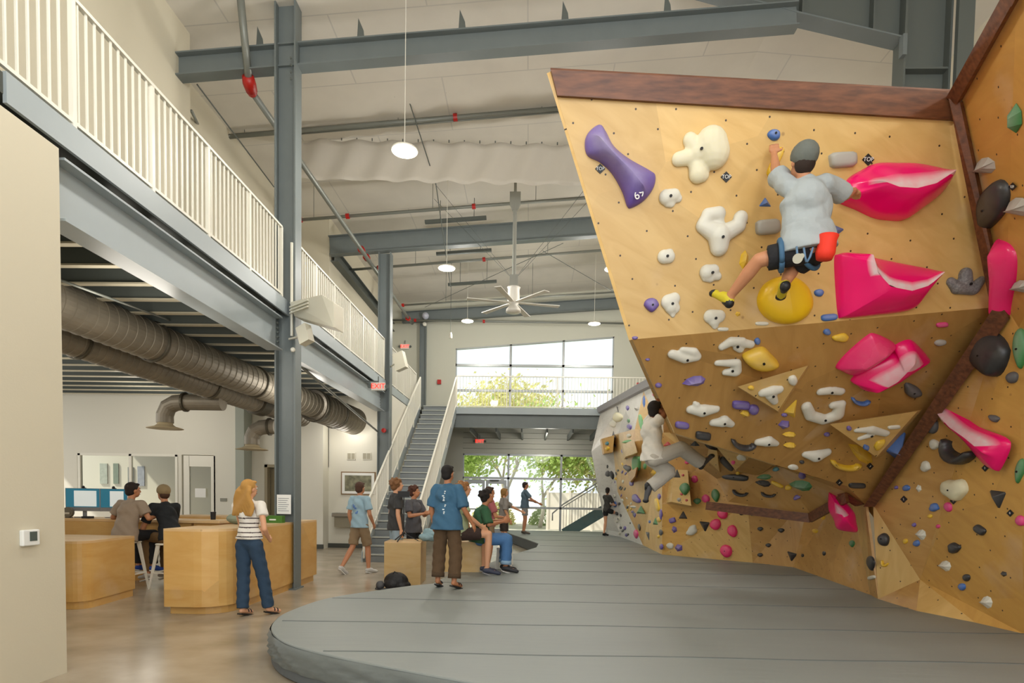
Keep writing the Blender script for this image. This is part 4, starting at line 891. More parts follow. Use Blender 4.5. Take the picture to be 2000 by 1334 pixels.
volume('plywood_volume',[(1400,873),(1463,893),(1437,918)],(2,4),PLY[1],'small pale plywood triangle volume at the lower edge of the prow','cave',.12)
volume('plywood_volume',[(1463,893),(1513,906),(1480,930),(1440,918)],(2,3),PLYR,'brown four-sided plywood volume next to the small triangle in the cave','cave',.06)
volume('plywood_volume',[(1384,877),(1400,880),(1405,921),(1380,898)],(3,2),PLY[1],'narrow plywood wedge volume beside the raised shoe','cave',.08)
volume('plywood_volume',[(1318,917),(1343,918),(1350,988),(1311,980)],(-10,2),PLY[1],'tall pale plywood box volume on the side wall behind the knee of the hanging climber','side',.35)
volume('plywood_volume',[(1175,857),(1200,850),(1197,883),(1180,886)],(-3,2),PLY[0],'small plywood box volume on the left strip of the background wall','back',.5)
volume('plywood_volume',[(1216,869),(1238,858),(1245,884),(1222,892)],(-3,5),PLY[1],'faceted plywood box volume under the light green wedge','back',.4)
volume('plywood_volume',[(1225,926),(1244,912),(1240,930),(1231,941)],(3,2),PLY[2],'small plywood box volume under the light green rectangle','back',.3)
blobby('W',1507,768,[(-18,-2,0,-6,9,12),(0,-6,14,-8,12,9),(-2,2,6,16,11,7)],'white lobed hold mounted on the upper plywood triangle','vol',.45)
blobby('W',1700,848,[(-28,-8,0,-10,5,8),(0,-10,30,-2,9,7),(-22,8,0,0,5,7)],'white claw-shaped hold mounted on the lower plywood triangle','vol',.45)
for a in (('o','W',1548,742,18,20,0,'chalky white and blue knob at the tip of the upper plywood triangle'),('o','Y',1467,757,12,8,0,'tiny yellow chip on the upper plywood triangle'),('o','U',1658,836,10,9,0,'small chalky purple knob on the lower plywood triangle'),
 ('b','Y',1717,868,26,14,-35,'yellow curled hold on the lower plywood triangle'),('r','B',1691,873,11,9,20,'little blue cube on the lower plywood triangle'),('p','W',1746,834,25,7,-5,'white tag-like strip on the lower plywood triangle'),
 ('o','M',1432,903,8,7,0,'tiny pink star chip on the small plywood triangle'),('b','W',1448,893,20,10,5,'pale grey hold on the small plywood triangle'),
 ('t','G',1322,925,14,16,0,'grey wedge on top of the tall plywood box'),('d','N',1338,955,20,24,0,'green and white wedge on the tall plywood box'),('o','R',1334,928,5,5,0,'tiny red chip at the top of the tall plywood box'),('o','R',1331,965,6,5,0,'tiny red chip in the middle of the tall plywood box'),('o','R',1341,977,5,5,0,'tiny red chip at the foot of the tall plywood box'),('w','g',1326,976,10,10,0,'grey faceted chip low on the tall plywood box'),
 ('o','Y',1187,876,8,8,0,'mustard ball on the small plywood box of the background wall'),('o','T',1186,866,7,7,0,'teal chip above the mustard ball')):
    hold(*a,grp='vol',bolt=False)
hold('t','B',1752,866,30,52,35,'big blue wedge hold poking out behind the lower plywood triangle','roof',ht=.14)
hold('l','Y',1680,885,60,26,35,'yellow half-round hold poking out under the lower plywood triangle','roof',ht=.06)
# --- TOP tags and numbered tags
TAGK=mat('tag_black','1b1c1e',.5); TAGW=mat('tag_white','e8e8e4',.6)
def toptag(x,y,s,txt,label,grp,rot=0):
    hc=hit(x,y,grp)
    if hc is None: print('NOHIT',label); return
    t,c,n,g=hc; s2=s/2; pts=[onp(x+dx*s2,y+dy*s2,c,n)+n*.003 for dx,dy in((0,-1),(1,0),(0,1),(-1,0))]
    o=tag(MB().slab(pts,n*.004).build('route_tag',TAGK,None,org=c),label,'tag')
    xd=onp(x+5,y,c,n)-onp(x-5,y,c,n); yd=onp(x,y-5,c,n)-onp(x,y+5,c,n); px=1150/(c-V(CAM)).y
    text('lettering',txt,c+n*.0085,xd,yd,s*.42/px,TAGW,o,.001)
toptag(1172,330,20,'TOP','black diamond tag reading TOP left of the purple volume','face'); toptag(1418,346,22,'TOP','black diamond tag reading TOP right of the cream lobed hold','face')
toptag(1695,312,24,'TOP','black diamond tag reading TOP above the pink lip volume','face'); toptag(1979,364,16,'TOP','narrow black diamond tag reading TOP beside the large black boulder hold','right')
for x,y,t_,l_,g_ in((1863,978,'2','under the cream curled hold','right'),(1974,1002,'0','below right of the axe-shaped hold','right'),(1766,975,'2','under the small blue and white hold','right'),(1925,914,'3','at the lower tip of the long pink volume','right'),(1699,910,'3','under the lower plywood triangle','roof'),(1639,942,'3','beside the flat black and white hold','roof')):
    toptag(x,y,14,t_,'small black diamond number tag '+l_,g_)
# little route logos printed on the fibreglass shapes
for x,y,g_,h_ in((1242,386,'face',.06),):
    t,c,n,g=hit(x,y,g_); c=c+n*.11; text('logo','69',c,onp(x+5,y-3,c,n)-onp(x-5,y+3,c,n),onp(x-3,y-5,c,n)-onp(x+3,y+5,c,n),.09,TAGW,[o for o in COL.objects if o.get('label','').startswith('large purple bone')][0],.002)
# ------------------------------------------------------------ people
SK={'light':'d9a27e','tan':'c08560','olive':'b57a55','brown':'8a5534'}
def cloth(name,col,**k): return mat('cloth_'+name,col,.85,bump=.7,bscale=9,**k)
def skin(s): return mat('skin_'+s,SK[s],.5)
def hand(mb,w,d,pn,k,curl=.35,thumb=1,r=.0095):
    """palm and five fingers: w wrist, d hand direction, pn palm normal (fingers curl toward it)"""
    d=V(d).normalized(); pn=V(pn); pn=(pn-d*pn.dot(d)).normalized(); s=d.cross(pn)*thumb
    c=w+d*.045*k
    mb.cap(w,w+d*.035*k,.026*k,.03*k,10,s,.62); mb.cap(c-s*.02*k,c+d*.035*k-s*.02*k,.024*k,.022*k,8,s,.7); mb.cap(c+s*.016*k,c+d*.035*k+s*.016*k,.024*k,.022*k,8,s,.7)
    for j,L in enumerate((.062,.07,.066,.05)):
        b=w+d*.085*k+s*(.03-.02*j)*k; a1=curl*.7; p1=b+(d*math.cos(a1)+pn*math.sin(a1))*L*.5*k; a2=curl*1.9; p2=p1+(d*math.cos(a2)+pn*math.sin(a2))*L*.5*k
        mb.cap(b-d*.02*k,p1,r*k*1.05,r*k,7); mb.cap(p1,p2,r*k,r*k*.85,7)
    b=w+d*.03*k+s*.03*k; p1=b+(d*.5+s*.75+pn*.25).normalized()*.036*k; p2=p1+(d*.9+s*.2+pn*.4).normalized()*.03*k
    mb.cap(b,p1,r*1.25*k,r*1.1*k,7); mb.cap(p1,p2,r*1.1*k,r*.9*k,7)
def build_person(label,J,o,k=1.,group=None):
    J={a:V(b) for a,b in J.items()}
    base=(J['anL']+J['anR'])/2; base.z=min(J['anL'].z,J['anR'].z)-.07*k
    root=thing('person',base,label,'person',group); sk=skin(o.get('skin','tan')); vox=o.get('vox',.013)*max(k,.9)
    R=(J['shR']-J['shL']).normalized(); U=(J['neck']-J['pelvis']).normalized(); F=U.cross(R).normalized(); R=F.cross(U)
    look=V(o['look']).normalized() if 'look' in o else F; hu=V(o.get('hup',(0,0,1))); hu=(hu-look*hu.dot(look)).normalized(); hr=look.cross(hu)
    M=Matrix((hr,look,hu)).transposed(); h=J['head']; g=lambda r,f,u:h+(hr*r+look*f+hu*u)*k
    fem=o.get('fem',False); fat=o.get('build',1.)
    # ---- body: one continuous skin
    b=MB()
    b.ball(g(0,-.012,.018),V(.073,.092,.098)*k,14,10,M); b.ball(g(0,.02,-.045),V(.058,.066,.066)*k,12,8,M); b.ball(g(0,.045,-.082),V(.034,.03,.024)*k,10,6,M)
    b.cap(g(0,.082,.012),g(0,.1,-.022),.0105*k,.0145*k,7); b.ball(g(0,.082,.03),V(.045,.014,.012)*k,8,6,M)
    for s in(-1,1): b.ball(g(s*.074,-.008,-.01),V(.011,.02,.03)*k,8,6,M)
    b.cap(J['neck']-U*.03*k,g(0,-.02,-.05),.052*k,.05*k,12)
    ch=J['neck'].lerp(J['pelvis'],.3); ws=J['neck'].lerp(J['pelvis'],.68); tf=fat
    b.cap(J['neck']-U*.06*k,ch,.085*k,.13*k*tf,14,R,.62); b.cap(ch,ws,.13*k*tf,.115*k*tf,14,R,.68); b.cap(ws,J['pelvis'],.11*k*tf,.118*k*tf,14,R,.66)
    b.cap(J['shL'],J['shR'],.055*k,.055*k,10)
    b.cap(J['hiL'],J['hiR'],.075*k,.075*k,12)
    am=.9 if fem else 1.
    for s in'LR':
        sh,el,wr=J['sh'+s],J['el'+s],J['wr'+s]; b.cap(sh,el,.05*k*am,.038*k*am,10); m=el.lerp(wr,.3); b.cap(el,m,.038*k*am,.039*k*am,10); b.cap(m,wr,.039*k*am,.025*k*am,10)
        hd=V(o['hand'+s]) if 'hand'+s in o else (wr-el); pn=V(o['palm'+s]) if 'palm'+s in o else (-R if s=='R' else R)
        hand(b,wr,hd,pn,k,o.get('curl'+s,.4),1 if s=='R' else -1)
        hi,kn,an,to=J['hi'+s],J['kn'+s],J['an'+s],J['to'+s]
        b.cap(hi,kn,.082*k,.054*k,12); m=kn.lerp(an,.32); b.cap(kn,m,.054*k,.056*k,12); b.cap(m,an,.056*k,.034*k,12)
        b.cap(an,to,.036*k,.028*k,10); b.ball(an+(an-to).normalized()*.02*k,.034*k,8,6)
    remesh(b,vox,3).build('body',sk,root,smooth=True)
    # ---- face
    ew=mat('eye_white','e8e4dc',.3); ed=mat('eye_dark','2a1c14',.3)
    for s in(-1,1):
        e=MB().ball(g(s*.03,.0735,.012),V(.014,.009,.0085)*k,10,8,M).build('eye',ew,root,smooth=True); MB().ball(g(s*.03,.0815,.012),V(.006,.004,.0065)*k,8,6,M).build('iris',ed,e,smooth=True)
        MB().cap(g(s*.017,.085,.033),g(s*.046,.074,.034),.0045*k,.003*k,6).build('eyebrow',mat('hair_'+o.get('hc','3a2618'),o.get('hc','3a2618'),.8),root,smooth=True)
    MB().cap(g(-.02,.082,-.055),g(.02,.082,-.055),.0065*k,.0065*k,7).build('mouth',mat('lips','a8574c',.5),root,smooth=True)
    # ---- hair
    hc=o.get('hc','3a2618'); st=o.get('hair','short'); hb=MB()
    if st!='none':
        hb.ball(g(0,-.03,.035),V(.084,.097,.094)*k,14,10,M); hb.ball(g(0,-.05,-.02),V(.076,.07,.075)*k,12,8,M)
        hb.ball(g(0,.045,.088),V(.062,.04,.024)*k,10,6,M)
        if st in('curly','mop'):
            rd=random.Random(int(h.x*100)); 
            for i in range(34 if st=='curly' else 22):
                a=rd.uniform(0,6.28); q=rd.uniform(-.1,.9); rr=math.sqrt(max(0,1-q*q)); x,y=rr*math.cos(a),rr*math.sin(a)
                if y>.55 and q<.45: continue
                hb.ball(g(x*.088,-.03+y*.098,.035+q*.1),.026*k,8,6)
            if st=='mop': hb.ball(g(0,.065,.06),V(.06,.025,.03)*k,10,6,M); [hb.ball(g(s*.07,.0,.01),V(.02,.05,.05)*k,8,6,M) for s in(-1,1)]
        if st=='long':
            for i in range(9):
                a=-.095+.19*i/8; pts=[g(a*.8,-.07,.02)]
                for j in range(1,8): pts.append(g(a*(1+.12*j)+.012*math.sin(j*1.3+i),-.094-.003*j-.012*math.sin(j*1.1+i*.7),.02-.052*j))
                hb.tube(pts,[.03*k,.032*k,.033*k,.034*k,.033*k,.03*k,.025*k,.014*k],7)
        if st=='chin':
            for s in(-1,1): hb.cap(g(s*.065,-.01,.03),g(s*.07,-.0,-.09),.032*k,.02*k,8)
            hb.cap(g(0,-.08,0),g(0,-.075,-.11),.06*k,.045*k,10,hr,.6)
        if st=='tied': hb.cap(g(0,-.1,0),g(.02,-.13,-.12),.035*k,.02*k,8)
        remesh(hb,.011*k,2).build('hair',mat('hair_'+hc,hc,.75,bump=.6,bscale=60,stretch=(3,3,.5)),root,smooth=True)
    if 'cap' in o:
        cm=cloth('cap_'+o['cap'],o['cap']); cn=(hu*.9-look*.38).normalized(); c=MB().ball(g(0,-.024,.045),V(.096,.116,.1)*k,16,10,M); c.v=[v if (v-g(0,-.03,-.012)).dot(cn)>0 else v-cn*((v-g(0,-.03,-.012)).dot(cn)) for v in c.v]
        cp=c.build('cap',cm,root,smooth=True)
        if o.get('brim',1):
            bb=MB(); br=o.get('brimdir',1); bb.ball(g(0,br*.125,.03),V(.07,.06,.006)*k,14,6,M); bb.build('brim',cm,cp,smooth=True)
        MB().ball(g(0,-.02,.14),.008*k,8,6).build('button',cm,cp)
    # ---- shirt
    sc=cloth(o['shirt'][0],o['shirt'][1]); ln=o.get('hem',.06)*k; s_=MB(); lo=o.get('loose',1.)
    hemp=J['pelvis']-U*ln
    s_.cap(J['neck']-U*.035*k,ch,.095*k,.155*k*lo*fat,16,R,.64); s_.cap(ch,ws,.155*k*lo*fat,.145*k*lo*fat,16,R,.68); pw_=o.get('wide',1.); s_.cone(ws,hemp,.15*k*lo*fat,(.192+(pw_-1)*.05)*k*max(1,lo*.96)*fat,18,True,R,.76)
    sl=o.get('sleeve',.72); 
    for s in'LR':
        sh,el=J['sh'+s],J['el'+s]; e=sh.lerp(el,sl); s_.cap(J['neck']-U*.045*k,sh,.05*k,.068*k,12); s_.ball(sh,.07*k,12,8); s_.cone(sh,e,.07*k,.072*k*lo,14)
    rb=remesh(s_,vox,4)
    for v in rb.v:
        q=(v-J['pelvis']); t=q.dot(U); v+= (v-(J['pelvis']+U*t)).normalized()*.006*math.sin(t*38+q.dot(R)*30+q.dot(F)*18)
    so=rb.build('shirt',sc,root,smooth=True)
    if 'stripes' in o:
        m2=cloth('stripe',o['stripes'])
        so.data.materials.append(m2)
        for p in so.data.polygons:
            t=(p.center+ORG[so.name]-J['pelvis']).dot(U)/k
            if t<.34 and t>.02 and (t%.058)<.013: p.material_index=1
    MB().tube([J['neck']-U*.012*k+(R*math.cos(a)*.062+F*math.sin(a)*.055)*k+F*.006 for a in [i*math.pi/8 for i in range(17)]],.008*k,6).build('collar',sc,so)
    if 'marks' in o:
        mk=MB()
        for r_,u_,w_,h_ in o['marks'][1]:
            t_=J['pelvis']+U*u_*k+R*r_*k-F*.19; ok,lc,ln_,_i=so.closest_point_on_mesh(t_-ORG[so.name])
            if ok:
                c_=lc+ORG[so.name]; ln_=V(ln_).normalized(); x_=U.cross(ln_).normalized(); mk.obox(c_+ln_*.003,x_*w_/2,ln_*.002,ln_.cross(x_).normalized()*h_/2)
        mk.build('back_print',cloth('print_'+o['marks'][0],o['marks'][0]),so)
    # ---- trousers or shorts
    pc=cloth(o['pants'][0],o['pants'][1]); L=o.get('leg',1.); pw=o.get('wide',1.); p_=MB()
    wt=J['pelvis']+U*.06*k
    p_.cone(wt,J['pelvis']-U*.03*k,.138*k*fat,.15*k*fat,16,True,R,.74); p_.cap(J['hiL'],J['hiR'],.093*k*fat,.093*k*fat,12)
    for s in'LR':
        hi,kn,an=J['hi'+s],J['kn'+s],J['an'+s]
        if L<=1:
            e=hi.lerp(kn,L); p_.cap(hi,hi.lerp(kn,.3),.098*k,.096*k*(1+(pw-1)*.4),14); p_.cone(hi.lerp(kn,.3),e,.096*k*(1+(pw-1)*.4),.09*k*pw,14)
        else:
            e=kn.lerp(an,L-1); p_.cap(hi,kn,.096*k*(1+(pw-1)*.3),.074*k*pw,14); p_.cone(kn,e,.074*k*pw,(.062 if pw<=1.05 else .07*pw)*k,14)
    rb=remesh(p_,vox,3)
    for v in rb.v: v+=V(1,0,0)*.004*math.sin(v.z*55+v.y*20)
    po=rb.build('trousers' if L>1 else 'shorts',pc,root,smooth=True)
    if o.get('cuff'):
        for s in'LR':
            e=J['kn'+s].lerp(J['an'+s],L-1); d=(J['an'+s]-J['kn'+s]).normalized(); MB().cone(e-d*.05*k,e+d*.012*k,.072*pw*k,.072*pw*k,16).build('cuff',cloth('cuff_'+o['pants'][0],o.get('cuffc',o['pants'][1])),po,smooth=True)
    # ---- shoes
    shc=mat('shoe_'+o.get('shoe','2b2c30'),o.get('shoe','2b2c30'),.55); sc_=o.get('sole','d8d6ce'); sol=mat('sole_'+sc_,sc_ if sc_!='none' else 'd8d6ce',.6)
    for s in'LR':
        an,to=J['an'+s],J['to'+s]; d=(to-an); fl=d-V(0,0,1)*0; fd=d.normalized(); up=V(0,0,1) if abs(fd.z)<.75 else F; sd=fd.cross(up).normalized(); un=sd.cross(fd)
        f=MB()
        heel=an-un*.035*k-fd*.025*k; toe=to-un*.0*k
        if o.get('sandal'):
            q=MB().slab([heel+sd*.035*k-fd*.02*k,heel-sd*.035*k-fd*.02*k,toe-sd*.045*k-un*.03*k,toe+fd*.05*k-un*.03*k,toe+sd*.045*k-un*.03*k],-un*.018*k).build('sandal_sole',shc,root)
            for t in(.45,.75): MB().tube([an.lerp(to,t)+(sd*math.cos(a)*.04+un*math.sin(a)*.034)*k-un*.004 for a in [i*math.pi/6 for i in range(7)]],.008*k,6).build('strap',shc,q)
            continue
        f.cap(heel+un*.012*k,toe,.043*k,.038*k,12,sd,.85); f.cap(an-un*.005*k,an.lerp(to,.45),.046*k,.04*k,12); f.ball(toe+fd*.02*k,V(.04,.04,.03)*k,10,8)
        so_=remesh(f,.011,2).build('shoe',shc,root,smooth=True)
        if o.get('sole')=='none':
            rr_=mat('shoe_rubber','18191a',.5); MB().ball(to+fd*.022*k,V(.043,.043,.03)*k,10,8).build('toe_rand',rr_,so_,smooth=True); MB().cap(heel-fd*.004,an.lerp(to,.15)-un*.03*k,.041*k,.03*k,10).build('heel_rand',rr_,so_,smooth=True); continue
        mb=MB(); rim=[heel-fd*.03*k,heel+sd*.036*k,(heel+toe)/2+sd*.034*k,toe+sd*.042*k,toe+fd*.055*k,toe-sd*.042*k,(heel+toe)/2-sd*.034*k,heel-sd*.036*k]
        mb.slab([q-un*(q-heel).dot(un)-un*.022*k for q in rim],-un*.016*k).build('sole',sol,so_)
    return root
DEF=dict(head=(0,.02,1.63),neck=(0,0,1.47),pelvis=(0,0,.96),shR=(.175,0,1.42),shL=(-.175,0,1.42),elR=(.235,-.03,1.14),elL=(-.235,-.03,1.14),wrR=(.24,.05,.9),wrL=(-.24,.05,.9),
 hiR=(.085,0,.92),hiL=(-.085,0,.92),knR=(.1,.02,.5),knL=(-.1,.02,.5),anR=(.1,-.03,.085),anL=(-.1,-.03,.085),toR=(.13,.13,.035),toL=(-.13,.13,.035))
def person(label,pos,H,th,o,**over):
    """pos: ground point, th: heading in degrees (0 = away from the door end camera, 90 = to the right)"""
    k=H/1.75; t=math.radians(th); Rv=V(math.cos(t),-math.sin(t),0); Fv=V(math.sin(t),math.cos(t),0); J=dict(DEF); J.update(over)
    W_={n:V(pos)+(Rv*p[0]+Fv*p[1]+V(0,0,1)*p[2])*k for n,p in J.items()}
    def wd(q): return Rv*q[0]+Fv*q[1]+V(0,0,1)*q[2]
    o=dict(o)
    for q in('look','handL','handR','palmL','palmR','hup'):
        if q in o: o[q]=wd(o[q])
    return build_person(label,W_,o,k)
def seat(h,kf=.44,lean=0.,up=.0,fz=0.):
    """seated pose, seat height h (in body units), feet resting at fz"""
    return dict(pelvis=(0,0,h+.1),hiR=(.09,.02,h+.07),hiL=(-.09,.02,h+.07),neck=(0,lean,h+.6),head=(0,lean+.05,h+.76),shR=(.175,lean,h+.55),shL=(-.175,lean,h+.55),
      knR=(.13,kf,h+.08),knL=(-.13,kf,h+.08),anR=(.13,kf-.02,fz+.085),anL=(-.13,kf-.02,fz+.085),toR=(.15,kf+.14,fz+.035),toL=(-.15,kf+.14,fz+.035))
w0=Z(487,1203,0)
person('woman with long blond hair, striped top and blue jeans standing before the counter',(w0.x,w0.y,0),1.66,12,
 dict(skin='light',hair='long',hc='b98a45',shirt=('white_knit','e9e4da'),stripes='3c2c2c',pants=('denim_dark','2a4158'),leg=1.93,wide=1.08,fem=1,sandal=1,shoe='1d1a1a',hem=-.03,sleeve=.45,build=.92,look=(.25,1,0),handR=(-.3,1,-.2)),
 elR=(.28,-.08,1.13),wrR=(.2,.12,.99),elL=(-.2,.1,1.15),wrL=(-.1,.28,1.08),knR=(.13,.1,.5),anR=(.17,.16,.07),toR=(.24,.28,.03),anL=(-.07,-.04,.07),toL=(-.06,.12,.03))
p=Z(702,1120,0)
person('boy in a pale blue t-shirt and khaki shorts walking away beside the stairs',(p.x,p.y,0),1.74,25,
 dict(skin='tan',hair='short',hc='4a2f20',marks=('5f83c0',[(-.07,.34,.03,.05),(-.04,.3,.04,.03),(.0,.26,.05,.04),(.05,.24,.03,.04),(.02,.2,.05,.03),(-.02,.33,.03,.02)]),shirt=('pale_blue','9ab7c4'),pants=('khaki','8b7558'),leg=.9,shoe='c9c7c2',wide=1.05,hem=.08,loose=1.05),
 knL=(-.1,-.08,.51),anL=(-.14,-.34,.14),toL=(-.15,-.2,.03),knR=(.1,.12,.5),anR=(.12,.12,.08),toR=(.15,.28,.03),wrR=(.2,.16,.95),elR=(.24,0,1.14))
p=P(773,1000,10.35)
person('boy in a charcoal t-shirt and light jeans standing behind the plywood box',(p.x,p.y,0),1.8,62,
 dict(skin='light',hair='mop',hc='7a5432',shirt=('charcoal','3a3a3a'),pants=('denim_light','93a7b4'),leg=1.95,hem=.1,loose=1.06,look=(.15,1,.15)),wrR=(.26,.02,.88),elR=(.24,-.03,1.14))
p=P(808,1000,10.95)
person('curly-haired boy in a grey t-shirt with both hands raised, behind the plywood box',(p.x,p.y,0),1.68,115,
 dict(skin='tan',hair='curly',hc='4a2616',shirt=('dark_grey','55555a'),pants=('black_denim','202226'),leg=1.95,hem=.12,loose=1.12,look=(-.5,1,.1),handR=(-.2,1,.3),handL=(.2,1,.3)),
 elR=(.24,.08,1.17),wrR=(.08,.3,1.22),elL=(-.24,.08,1.17),wrL=(-.06,.3,1.22))
p=Z(872,1149,.3)
person('man in a blue t-shirt and rolled brown trousers, standing on the mat edge',(p.x,p.y,.3),1.6,18,
 dict(skin='olive',hair='short',hc='16120f',marks=('e6ecec',[(.03+.008*math.sin(q*2.1),.12+.03*q,.014+.006*(q%3),.014) for q in range(11)]),shirt=('steel_blue','3a6380'),pants=('brown_cord','58432c'),leg=1.8,wide=1.3,cuff=1,cuffc='4a3824',sandal=1,shoe='1c1c1e',hem=.12,loose=1.2,sleeve=.95,look=(.2,1,.05),build=1.05),
 knL=(-.14,.04,.5),anL=(-.14,.0,.085),toL=(-.17,.16,.035),knR=(.13,.02,.5),anR=(.14,-.05,.085),toR=(.18,.1,.035),elR=(.27,-.03,1.14),wrR=(.34,.1,.93))
p=P(899,1050,9.0)
person('boy in a pale green t-shirt sitting behind the man in blue',(p.x,p.y,.3),1.75,75,
 dict(skin='light',hair='mop',hc='8d6238',shirt=('pale_green','a3b08c'),pants=('dark_shorts','3b2b26'),leg=.7,shoe='3a3f52',sole='8a8c90',hem=.05,look=(.05,1,.15)),
 **{**seat(.55,.42,0,fz=0),'wrR':(.16,.3,.75),'elR':(.25,.08,.9),'wrL':(-.1,.3,.75),'elL':(-.25,.05,.9)})
p=P(904,1000,12.6)
person('dark-haired boy in a black t-shirt standing between the seated boys, seen in profile',(p.x,p.y,0),1.66,60,dict(skin='tan',hair='mop',hc='1a1512',shirt=('black','1a1c20'),pants=('black_denim','202226'),leg=1.95,look=(.3,1,0)))
p=P(935,1060,9.35)
person('man in a dark green shirt and blue jeans seated on the plywood box',(p.x,p.y,.3),1.72,82,
 dict(skin='olive',hair='mop',hc='1b1310',shirt=('bottle_green','2f5a3c'),pants=('denim_blue','4a76a8'),leg=1.85,wide=1.25,shoe='26262a',sole='c8c6c0',hem=.08,loose=1.15,sleeve=.95,look=(.1,1,.25),handR=(-.3,1,.2),handL=(.3,1,.2),build=1.05,cuff=1,cuffc='8fb0cc'),
 **{**seat(.46,.45,.08,fz=0),'elR':(.26,.14,.78),'wrR':(.08,.38,.82),'elL':(-.24,.14,.8),'wrL':(-.05,.38,.84)})
p=P(955,1000,12.2)
person('boy in a dusty pink t-shirt, mostly hidden behind the seated man in green',(p.x,p.y,0),1.71,70,dict(skin='tan',hair='short',hc='3a2618',shirt=('dusty_pink','a85f62'),pants=('khaki','8b7558'),leg=.9),wrR=(.16,.3,1.1),elR=(.25,.08,1.12))
p=P(984,1000,16.2)
person('long-haired blond boy in a loose grey t-shirt and dark shorts, pointing right',(p.x,p.y,0),1.74,70,
 dict(skin='light',hair='chin',hc='8e6a38',shirt=('mid_grey','86817c'),pants=('dark_brown','3a322c'),leg=.85,hem=.14,loose=1.15,sleeve=.95,shoe='3c4048'),elL=(-.2,.28,1.25),wrL=(-.15,.55,1.12),wrR=(.22,.1,.88))
p=Z(1024,1043,.3)
person('boy in a slate blue t-shirt at the far end of the mat, arms out',(p.x,p.y,.3),1.7,82,
 dict(skin='tan',hair='short',hc='2a1a12',shirt=('slate_blue','5a7080'),pants=('grey_shorts','8b8f90'),leg=.7,hem=.08,loose=1.08,shoe='5a5248',sole='5a5248'),elR=(.24,.2,1.16),wrR=(.2,.45,1.04),elL=(-.24,.1,1.16),wrL=(-.2,.32,1.1))
p=Z(1184,1047,.3)
person('girl in black shorts stepping onto the background wall with one leg raised',(p.x,p.y,.3),1.56,65,
 dict(skin='light',hair='tied',hc='231812',shirt=('dark_tee','3a3936'),pants=('black_shorts','1b1b1e'),leg=.45,fem=1,build=.9,hem=.06,shoe='1a1a1c',sole='1a1a1c',look=(-.9,1,0)),
 knR=(.05,.42,.82),anR=(.08,.72,.48),toR=(.08,.86,.42),elR=(.22,.15,1.12),wrR=(.12,.42,1.16),elL=(-.22,.15,1.12),wrL=(-.02,.42,1.12))
p=P(244,1040,8.7)
person('man in a beige t-shirt sitting on a white stool with his back turned',(p.x,p.y,.0),1.76,8,
 dict(skin='tan',hair='short',hc='231711',shirt=('beige','9d8d7c'),pants=('black_cloth','17171a'),leg=1.9,hem=.1,loose=1.1,shoe='2148a0',sole='d8d6ce',look=(.45,1,0),build=1.05),
 **{**seat(.74,.42,.12,fz=.22),'elR':(.3,.12,1.08),'wrR':(.22,.36,1.1),'elL':(-.34,.14,1.08),'wrL':(-.16,.4,1.1)})
p=P(334,1040,9.0)
person('man in a black t-shirt and tan beanie sitting at the desk',(p.x,p.y,.0),1.76,-62,
 dict(skin='tan',hair='short',hc='4a3020',cap='94815f',brim=0,shirt=('black_tee','1e2226'),pants=('brown_twill','6f5430'),leg=1.9,hem=.06,shoe='b8b0a4',look=(0,1,-.05),build=1.03),
 **{**seat(.7,.42,.16,fz=.1),'elR':(.24,.32,1.02),'wrR':(.15,.58,1.12),'elL':(-.26,.3,.92),'wrL':(-.12,.42,.72)})
# ---- climber on the prow face
def J_(Y,**q): return {n:P(a[0],a[1],Y+(a[2] if len(a)>2 else 0)) for n,a in q.items()}
Y0=4.62
jc=J_(Y0,head=(1566,318,-.02),neck=(1573,352,-.03),pelvis=(1577,482,.02),shL=(1541,368,.0),shR=(1612,358,-.02),elL=(1516,340,.2),wrL=(1512,302,.36),elR=(1652,382,.12),wrR=(1668,372,.3),
 hiL=(1560,492,.03),hiR=(1594,490,.04),knL=(1482,508,.12),anL=(1423,582,.38),toL=(1398,574,.5),knR=(1549,522,.2),anR=(1532,556,.12),toR=(1526,576,.24))
cl=build_person('climber in a grey cap, pale t-shirt and blue harness on the prow face',jc,dict(skin='tan',hair='short',hc='2a1b12',cap='6a6f69',brim=0,shirt=('pale_grey','a9b1b3'),pants=('black_shorts','1b1b1e'),leg=.78,wide=1.05,
 shoe='c9b820',sole='none',hem=.03,loose=1.12,sleeve=.85,look=(-.12,1,.25),vox=.009,handL=(.08,.25,.9),palmL=(.3,1,0),curlL=.7,handR=(.5,.6,.1),palmR=(0,.6,-.7),build=1.08),1.0)
HB=mat('harness_blue','3c6484',.7); CHK=mat('chalk_bag_red','e8341c',.7)
Rj=(jc['hiR']-jc['hiL']).normalized(); pv=jc['pelvis']
ring=lambda c,rx,ry,ax,ay,r,n=20:MB().tube([c+ax*(math.cos(2*math.pi*i/n)*rx)+ay*(math.sin(2*math.pi*i/n)*ry) for i in range(n+1)],r,8)
ring(pv+V(0,0,.03),.155,.125,Rj,V(0,1,0),.02).build('harness_belt',HB,cl,smooth=True)
tl=jc['hiL'].lerp(jc['knL'],.45); dl=(jc['knL']-jc['hiL']).normalized(); a1=dl.orthogonal().normalized(); ring(tl,.112,.112,a1,dl.cross(a1),.02).build('leg_loop',HB,cl,smooth=True)
tl=jc['hiR'].lerp(jc['knR'],.3); dl=(jc['knR']-jc['hiR']).normalized(); a1=dl.orthogonal().normalized(); ring(tl,.11,.11,a1,dl.cross(a1),.018).build('leg_loop',HB,cl,smooth=True)
bgp=P(1610,484,Y0-.12); MB().lathe(bgp-V(0,0,.09),[(0,0),(.055,.005),(.068,.05),(.062,.14),(.07,.175),(.05,.175)],16,(.12,-.1,1)).build('chalk_bag',CHK,cl,smooth=True)
